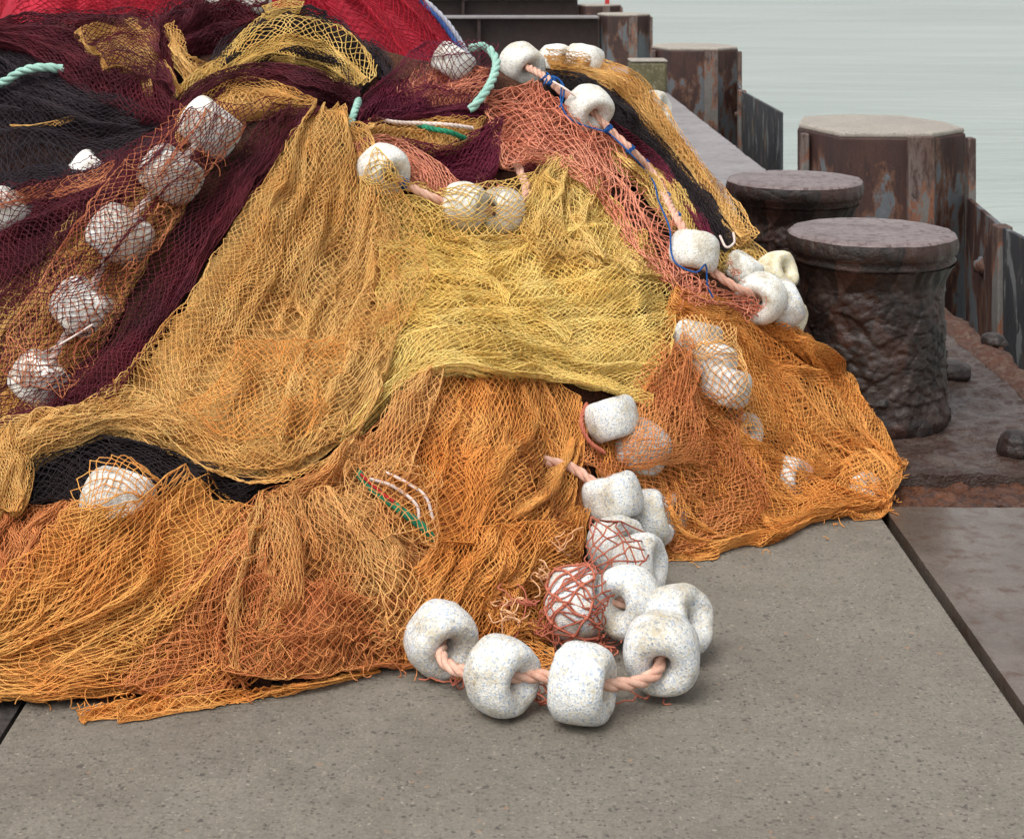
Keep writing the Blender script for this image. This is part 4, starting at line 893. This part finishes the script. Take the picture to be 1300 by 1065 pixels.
M_CAP = steel_mat('wet_bollard_cap', (116,101,99), (138,123,121), (74,54,50), (.25,.5), .6, 2.5, .6, .006)
M_PILE = steel_mat('rusted_sheet_pile', (50,31,28), (74,46,38), (52,34,30), (.5,.8), .58, .8, .5, .008, True)
def peeling(m, paint, halo, sc, cover):
    nt = m.node_tree; b = nt.nodes['Principled BSDF']; geo = nd(nt, 'ShaderNodeNewGeometry').outputs['Position']
    mp = nd(nt, 'ShaderNodeMapping'); mp.inputs['Scale'].default_value = (1.7, 1.7, .62); lk(nt, geo, mp.inputs['Vector'])
    n = noise(nt, mp.outputs[0], sc, 7, .68, .35); sx = nd(nt, 'ShaderNodeSeparateXYZ'); lk(nt, geo, sx.inputs[0])
    mr = nd(nt, 'ShaderNodeMapRange'); lk(nt, sx.outputs[2], mr.inputs[0]); mr.inputs[1].default_value = .46; mr.inputs[2].default_value = .05; mr.inputs[3].default_value = -.16; mr.inputs[4].default_value = .03
    ad = nd(nt, 'ShaderNodeMath', operation='ADD'); lk(nt, n.outputs[0], ad.inputs[0]); lk(nt, mr.outputs[0], ad.inputs[1])
    old = b.inputs['Base Color'].links[0].from_socket; n2 = noise(nt, geo, 25, 4, .7)
    pc = mixc(nt, n2.outputs[0], srgb(*paint), srgb(paint[0]*.66, paint[1]*.68, paint[2]*.7))
    c = mixc(nt, ramp(nt, ad.outputs[0], [(cover-.05, W(0)), (cover-.02, W(.9))]).outputs[0], old, srgb(*halo)); c = mixc(nt, ramp(nt, ad.outputs[0], [(cover, W(0)), (cover+.012, W(1))]).outputs[0], c, pc)
    sp = noise(nt, geo, 9, 5, .7); c = mixc(nt, ramp(nt, sp.outputs[0], [(.66, W(0)), (.69, W(.85))]).outputs[0], c, srgb(30, 24, 24)); lk(nt, c, b.inputs['Base Color'])
M_PILE2 = steel_mat('dark_sheet_pile', (40,42,46), (58,60,64), (116,96,76), (.5,.8), .64, .5, .5, .006, True)
M_RIB = steel_mat('rust_streaked_rib', (92,70,60), (112,98,92), (62,40,34), (.5,.8), .55, 2.0, .5, .006, True)
peeling(M_PILE, (104,107,110), (96,64,47), 2.6, .53); peeling(M_PILE2, (120,122,120), (52,50,50), 3.2, .60); peeling(M_RIB, (122,116,110), (124,78,54), 3.5, .52)
M_BEAM = steel_mat('dark_steel_beam', (42,25,23), (52,32,28), (66,42,34), (.5,.8), .66, .6, .4, .01)
M_PTOP = concrete_mat(((150,142,132),(170,162,150),(146,138,128),(174,166,154))); M_PTOP.name = 'pale_pile_concrete'
# ------------------------------------------------------------------ ground
mb = MB(); mb.box(-1.0, 1.108, -2, 23.5, -.4, 0); o = mb.build('pavement_concrete', M_CONC, bevel=.006); tag(o, kind='structure')
m, nt, b = mat_new('dark_asphalt'); co = coords(nt); n = noise(nt, co, 60, 5, .7); lk(nt, ramp(nt, n.outputs[0], [(.35, srgb(38,36,36)), (.7, srgb(72,68,66))]).outputs[0], b.inputs['Base Color']); b.inputs['Roughness'].default_value = .6; bump(nt, b, n.outputs[0], .6, .01)
mb = MB(); mb.box(-60, -1.015, -20, 23.5, -.4, -.012); o = mb.build('pavement_asphalt', m); tag(o, kind='structure')
mb = MB(); mb.box(-1.015, 1.9, -2, 23.5, -.5, -.06); o = mb.build('ground', steel_mat('seam_grime', (30,24,22), (44,34,30), (52,40,34), (.3,.6), .6)); tag(o, kind='structure')
def grid_plate(name, x0, x1, y0, y1, z, amp, mat, step=.02, z0=-.3, sc=1.0):
    xs = np.arange(x0, x1+step/2, step); ys = np.arange(y0, y1+step/2, step); X, Y = np.meshgrid(xs, ys, indexing='ij')
    edge = np.minimum(np.minimum(X-x0, x1-X), np.minimum(Y-y0, y1-Y)); 
    Z = z+amp*((vn(X*9*sc, Y*14*sc, 8)-.5)*1.2+(ridge(vn(X*22*sc, Y*34*sc, 9))-.5)*.6+(vn(X*3, Y*4, 12)-.5))
    n, k = X.shape; V = np.stack([X, Y, Z], -1).reshape(-1, 3); i = np.arange(n-1)[:, None]*k; j = np.arange(k-1)[None]
    Q = np.stack([i+j, i+k+j, i+k+j+1, i+j+1], -1).reshape(-1, 4)
    ring = list(range(0, k))+[r*k+k-1 for r in range(1, n)]+[(n-1)*k+c for c in range(k-2, -1, -1)]+[r*k for r in range(n-2, 0, -1)]
    Z0 = V[ring].copy(); W0 = np.vstack([Z0, Z0]); m_ = len(ring); W0[m_:, 2] = z0; b0 = len(V)
    Q2 = [(b0+a, b0+(a+1) % m_, b0+m_+(a+1) % m_, b0+m_+a) for a in range(m_)]
    o = mesh_np(name, np.vstack([V, W0]), np.vstack([Q, np.array(Q2)]), mat); tag(o, kind='structure'); return o
grid_plate('pavement_plate', 1.136, 1.885, -2.0, 4.80, -.002, .002, M_PLATE, .04)
grid_plate('pavement_gutter', 1.10, 1.885, 4.81, 5.03, -.012, .02, M_RUSTW, .012, sc=2)
grid_plate('pavement_bollard_plate', 1.05, 1.885, 5.035, 7.62, .022, .016, M_BASEP, .014)
grid_plate('pavement_deck_near', 1.113, 1.99, 7.63, 11.2, .012, .008, M_DECK, .05)
grid_plate('pavement_deck_far', 1.113, 1.99, 11.22, 23.5, .012, .008, M_DECK, .1)
# crumbling kerb along the quay edge
ys = np.arange(2.5, 7.62, .012); prof = []
for yy in ys:
    e = 2.02+.05*(vn(yy*7, 1.3, 2)-.5)+.04*(vn(yy*23, 4.1, 3)-.5); h = .02+.03*vn(yy*11, 2, 4)+.022*(vn(yy*45, 7, 6)-.5)
    prof.append([(1.892, yy, -.3), (1.892, yy, .02+.008*vn(yy*20, 6, 5)), (1.93, yy, h), (1.975+.01*vn(yy*30, 9, 5), yy, h+.012*vn(yy*30, 8, 6)), (e, yy, .01+.02*vn(yy*19, 3, 7)), (e+.01, yy, -.06), (2.0, yy, -.4)])
V = np.array(prof).reshape(-1, 3); k = 7; i = np.arange(len(ys)-1)[:, None]*k; j = np.arange(k-1)[None]
o = mesh_np('kerb', V, np.stack([i+j, i+k+j, i+k+j+1, i+j+1], -1).reshape(-1, 4), M_KERB); tag(o, kind='structure')
mb = MB(); mb.box(-60, 1.995, -20, 23.55, -4, -.41); o = mb.build('quay_wall', M_PILE2); tag(o, kind='structure')
# lumps of rusted bolt on the plate
def lump(x, y, s, label, z=.02, mat=M_BOLL, flat=.8):
    mb = MB(); n = 8; sd = len(bpy.data.objects)
    mb.lathe([(0.001,0),(s*1.0,0),(s*1.06,s*.25*flat),(s*.86,s*.75*flat),(s*.5,s*.98*flat),(.001,s*flat)], n, (0,0,0), wob=lambda a, zz: .35*(float(vn(a*1.4+sd, zz*20, 4))-.5))
    o = mb.build('rusted_bolt', mat, smooth=False, bevel=.006); o.location = (x, y, z); tag(o, label, 'bolt', 'rusted bolts on the quay'); return o
q = ground(1208, 486); lump(q[0], q[1], .075, 'rusted bolt stub just right of the front bollard'); q = ground(1291, 586); lump(q[0], q[1], .06, 'rusted bolt stub on the wet plate at the right edge of the picture', flat=1.3)
q = ground(1262, 450); lump(q[0], q[1], .055, 'dark rust lump sitting on the crumbling kerb', .04)
# ------------------------------------------------------------------ bollards
def bollard(x, y, label, seed, neck=.244):
    r = empty('mooring_bollard', (x, y, .02)); tag(r, label, 'bollard', 'rusty bollards on the quay')
    rg = np.random.default_rng(seed); sa = rg.uniform(0, 2*PI*.24, 240); sz = rg.uniform(-.03, .50, 240); so_ = rg.standard_normal(240)
    def wob(a, z):
        x, y = math.cos(a)*2.4+9+seed, math.sin(a)*2.4+9
        pa = a*.24+.012*(float(vn(x*2, y*2+z*30, 6))-.5); pz = z+.03*(float(vn(x*1.5, y*1.5+z*9, 5))-.5)
        dx = np.abs(sa-pa); dx = np.minimum(dx, 2*PI*.24-dx); d = np.hypot(dx, (sz-pz)*1.35); k = np.argpartition(d, 1)[:2]; k = k[np.argsort(d[k])]
        gap = d[k[1]]-d[k[0]]; w = max(0, min(1, (.47-z)/.12)); 
        blk = .0042*max(-1.6, min(1.6, so_[k[0]]))*min(1, gap/.006)-.006*max(0, 1-gap/.005)
        return (blk*(.25+.75*w)+.006*(float(vn(x*.7, y*.7+z*4, 2))-.5)*2+.0035*(float(vn(x*7, y*7+z*60, 7))-.5)*2)/.24
    zs = [(0,.258),(.01,.262),(.02,.264),(.03,.264),(.04,.262),(.05,.256),(.06,.252),(.07,.252),(.08,.250),(.09,.249),(.10,.248)]+[(z,neck+.010*math.exp(-(z-.1)/.03)) for z in np.arange(.105,.475,.005)]+[(.48,neck+.004),(.50,neck+.01),(.52,neck+.02),(.54,neck+.032)]
    mb = MB(); mb.lathe([(rr, z) for z, rr in zs], 200, wob=wob); mb.build('post', M_BOLL, r, smooth=True)
    def wob2(a, z):
        x, y = math.cos(a)*2.4+9+seed, math.sin(a)*2.4+9
        return .03*(float(vn(x, y, 3))-.5)+.035*(float(vn(x*3.2, y*3.2+z*14, 4))-.5)+.012*(float(vn(x*9, y*9+z*30, 5))-.5)
    mb = MB(); mb.lathe([(neck+.02,.535),(neck+.036,.55),(.268,.562),(.281,.572),(.285,.583),(.287,.595),(.287,.606),(.285,.617),(.282,.628)], 128, wob=wob2); cp = mb.build('cap', M_BOLL, r, smooth=True)
    mb = MB(); mb.lathe([(.283,.628),(.278,.636),(.26,.640),(.2,.641),(.12,.640),(.05,.642),(.001,.642)], 128, wob=wob2); mb.build('cap_top', M_CAP, cp, smooth=True)
    return r
bollard(1.297, 5.66, 'nearer rust flaked iron bollard with a flat wet cap', 3); bollard(1.277, 6.97, 'farther rusty bollard half hidden by nets and the nearer bollard', 8, .232)
# ------------------------------------------------------------------ sheet pile fenders along the edge
def pile(x0, yf, label, w=1.05, d=1.15, top=.46, wing=3.4, wings=True):
    r = empty('sheet_pile', (0, 0, 0)); tag(r, label, 'pile', 'sheet piles along the quay edge')
    c = .14; x1 = x0+w; y1 = yf+d
    poly = [(x0,yf+.62),(x0+.16,yf+.04),(x0+.56*w,yf),(x0+.72*w,yf),(x1,yf+.3),(x1-.02,yf+.72),(x1-.2,y1),(x0+.45*w,y1+.12),(x0+.12,y1-.05)]
    mb = MB(); mb.prism(poly, -4, top-.035); mb.build('steel_casing', M_PILE, r, bevel=.012)
    cx = sum(p[0] for p in poly)/9; cy = sum(p[1] for p in poly)/9
    tp = [(cx+(p[0]-cx)*.985, cy+(p[1]-cy)*.985) for p in poly]
    V = []; 
    mb = MB(); mb.prism(tp, top-.036, top); mb.build('concrete_top', M_PTOP, r, bevel=.012)
    mb = MB(); mb.box(x0+.555*w, x0+.715*w, yf-.06, yf-.002, -4, top-.02); mb.build('rib', M_RIB, r, bevel=.008)
    for fx, fy in ((x0-.012, yf+.50), (x1-.03, yf+.24)):
        g_ = MB(); g_.box(fx, fx+.05, fy-.11, fy-.02, -4, top-.05); g_.build('interlock', M_RIB, r, bevel=.008)
    if wings:
        wg = MB(); t = .03
        a, b_, c_ = (x1-.02, yf+.28), (x1-.16, yf-.95), (x1-.16, yf-wing)
        for p, q_, nm, mt in ((a, b_, 'wing_panel', M_PILE), (b_, c_, 'wing_panel', M_PILE2)):
            g_ = MB(); g_.prism([p, (p[0]+t, p[1]), (q_[0]+t, q_[1]), q_], -4, .02); wn = g_.build(nm, mt, r, bevel=.006)
            if nm == 'wing_panel' and mt is M_PILE:
                bo = MB(); bo.lathe([(.001,.05),(.035,.045),(.045,.02),(.06,.015),(.06,0)], 8); ob = bo.build('bolt', M_PILE, wn, smooth=True)
                mx = (p[0]*.45+q_[0]*.55, p[1]*.45+q_[1]*.55); ob.location = (mx[0]-.002, mx[1], -.32); ob.rotation_euler = (0, -PI/2, 0)
        g_ = MB(); g_.box(b_[0]-.03, b_[0]+.06, b_[1]-.06, b_[1]+.06, -4, .025); g_.build('interlock', M_RIB, r, bevel=.01)
    return r
pile(2.07, 10.6, 'nearest sheet pile, concrete filled, right behind the bollards'); pile(2.0, 20.2, 'second sheet pile along the edge, beyond the steel deck', wing=3.6)
pile(2.0, 31.0, 'third sheet pile at the end of the near steel beam', wings=False, top=.48, w=1.0); pile(1.95, 37.5, 'farthest sheet pile at the end of the rear steel beam', wings=False, top=.46, w=1.0)
def beam(y, x0, x1, label, top, bot):
    r = empty('steel_beam', (0, y, 0)); tag(r, label, 'beam', 'steel beams beyond the quay')
    mb = MB(); mb.box(x0, x1, 0.12, .30, bot, top-.04); mb.build('web', M_BEAM, r)
    mb = MB(); mb.box(x0, x1, -.14, .5, top-.04, top); mb.build('top_flange', M_DECK, r, bevel=.006)
    mb = MB(); mb.box(x0, x1, -.14, .118, bot-.05, bot); mb.build('bottom_flange', M_BEAM, r)
    mb = MB()
    mb.box(x0+.62*(x1-x0), x0+.62*(x1-x0)+.06, -.1, .118, bot+.003, top-.043); mb.build('stiffener', M_BEAM, r)
    return r
beam(31.2, -4, 2.0, 'near dark steel beam crossing behind the heap', .44, -.55); beam(37.7, -5, 1.95, 'rear dark steel beam at the top edge of the picture', .62, -.6)
mb = MB(); mb.box(-.21, .21, -.2, .2, 0, .35); o = mb.build('mossy_block', steel_mat('mossy_stone', (98,92,62), (84,80,52), (140,132,112), (.6,.9), .6, 2), bevel=.03); o.location = (1.80, 19.2, .015)
tag(o, 'small moss stained block at the far end of the steel deck', 'block'); ct = MB(); ct.box(-.215, .215, -.205, .205, .351, .375); ct.build('top_slab', M_PTOP, o, bevel=.01)
mb = MB(); mb.box(-.05,.05,-.05,.05,0,.16); mb.lathe([(.03,.16),(.06,.18),(.06,.22),(.001,.25)], 10); o = mb.build('marker_post', net_mat('red_paint', (190,60,60), (170,50,50))); 
a = o.data.attributes.new('tint', 'FLOAT_COLOR', 'POINT'); a.data.foreach_set('color', [1.0]*4*len(o.data.vertices)); o.location = (2.66, 38.3, .46); tag(o, 'tiny red marker on the farthest pile', 'marker')
# ------------------------------------------------------------------ water
m, nt, b = mat_new('harbour_water'); co = coords(nt)
mp = nd(nt, 'ShaderNodeMapping'); mp.inputs['Scale'].default_value = (.35, 1.0, 1); lk(nt, co, mp.inputs['Vector'])
n1 = noise(nt, mp.outputs[0], 1.6, 5, .6, .3); n2 = noise(nt, mp.outputs[0], .12, 4, .6); n3 = noise(nt, mp.outputs[0], 6, 3, .6)
lk(nt, ramp(nt, n2.outputs[0], [(.3, srgb(138,149,141)), (.7, srgb(156,165,157))]).outputs[0], b.inputs['Base Color']); b.inputs['Roughness'].default_value = .22; b.inputs['IOR'].default_value = 1.33
n4 = noise(nt, mp.outputs[0], .35, 4, .6, .5); p = bump(nt, b, n1.outputs[0], .25, .1); p = bump(nt, b, n4.outputs[0], .22, .4, p); bump(nt, b, n3.outputs[0], .3, .04, p)
mb = MB(); mb.add([(-1500,-200,-2.6),(3000,-200,-2.6),(3000,4000,-2.6),(-1500,4000,-2.6)], [(0,1,2,3)]); o = mb.build('water', m); tag(o, kind='structure')
# ------------------------------------------------------------------ light, sky, camera
SUN_EL, SUN_AZ = math.radians(58), math.radians(215)         # azimuth clockwise from +Y
w = bpy.data.worlds.new('World'); S.world = w; w.use_nodes = True; nt = w.node_tree; bg = nt.nodes['Background']
sk = nt.nodes.new('ShaderNodeTexSky'); sk.sky_type = 'NISHITA'; sk.sun_disc = False; sk.sun_elevation = SUN_EL; sk.sun_rotation = SUN_AZ; sk.dust_density = 4; sk.air_density = 1.0; sk.ozone_density = 1
hs = nt.nodes.new('ShaderNodeHueSaturation'); hs.inputs['Saturation'].default_value = .12; nt.links.new(sk.outputs[0], hs.inputs['Color']); nt.links.new(hs.outputs[0], bg.inputs['Color']); bg.inputs['Strength'].default_value = .15
sl = bpy.data.lights.new('sun', 'SUN'); sl.energy = 1.3; sl.angle = math.radians(35); sl.color = (1, .97, .93); so = bpy.data.objects.new('sun', sl); COL.objects.link(so)
from mathutils import Vector
dv = Vector((math.sin(SUN_AZ)*math.cos(SUN_EL), math.cos(SUN_AZ)*math.cos(SUN_EL), math.sin(SUN_EL))); so.rotation_euler = dv.to_track_quat('Z', 'Y').to_euler()
cd = bpy.data.cameras.new('camera'); cam = bpy.data.objects.new('camera', cd); COL.objects.link(cam); S.camera = cam
cam.location = (0, 0, CH); cam.rotation_euler = (PI/2, 0, 0)
cd.sensor_width = 36; cd.lens = 36*F/1300; cd.clip_start = .05; cd.clip_end = 6000
cd.shift_x = (650-VX)/1300; cd.shift_y = -(532.5-VY)/1300
cd.dof.use_dof = True; cd.dof.focus_distance = 4.3; cd.dof.aperture_fstop = 13
S.view_settings.view_transform = 'Standard'; S.view_settings.look = 'None'; S.view_settings.exposure = .45; S.view_settings.gamma = 1
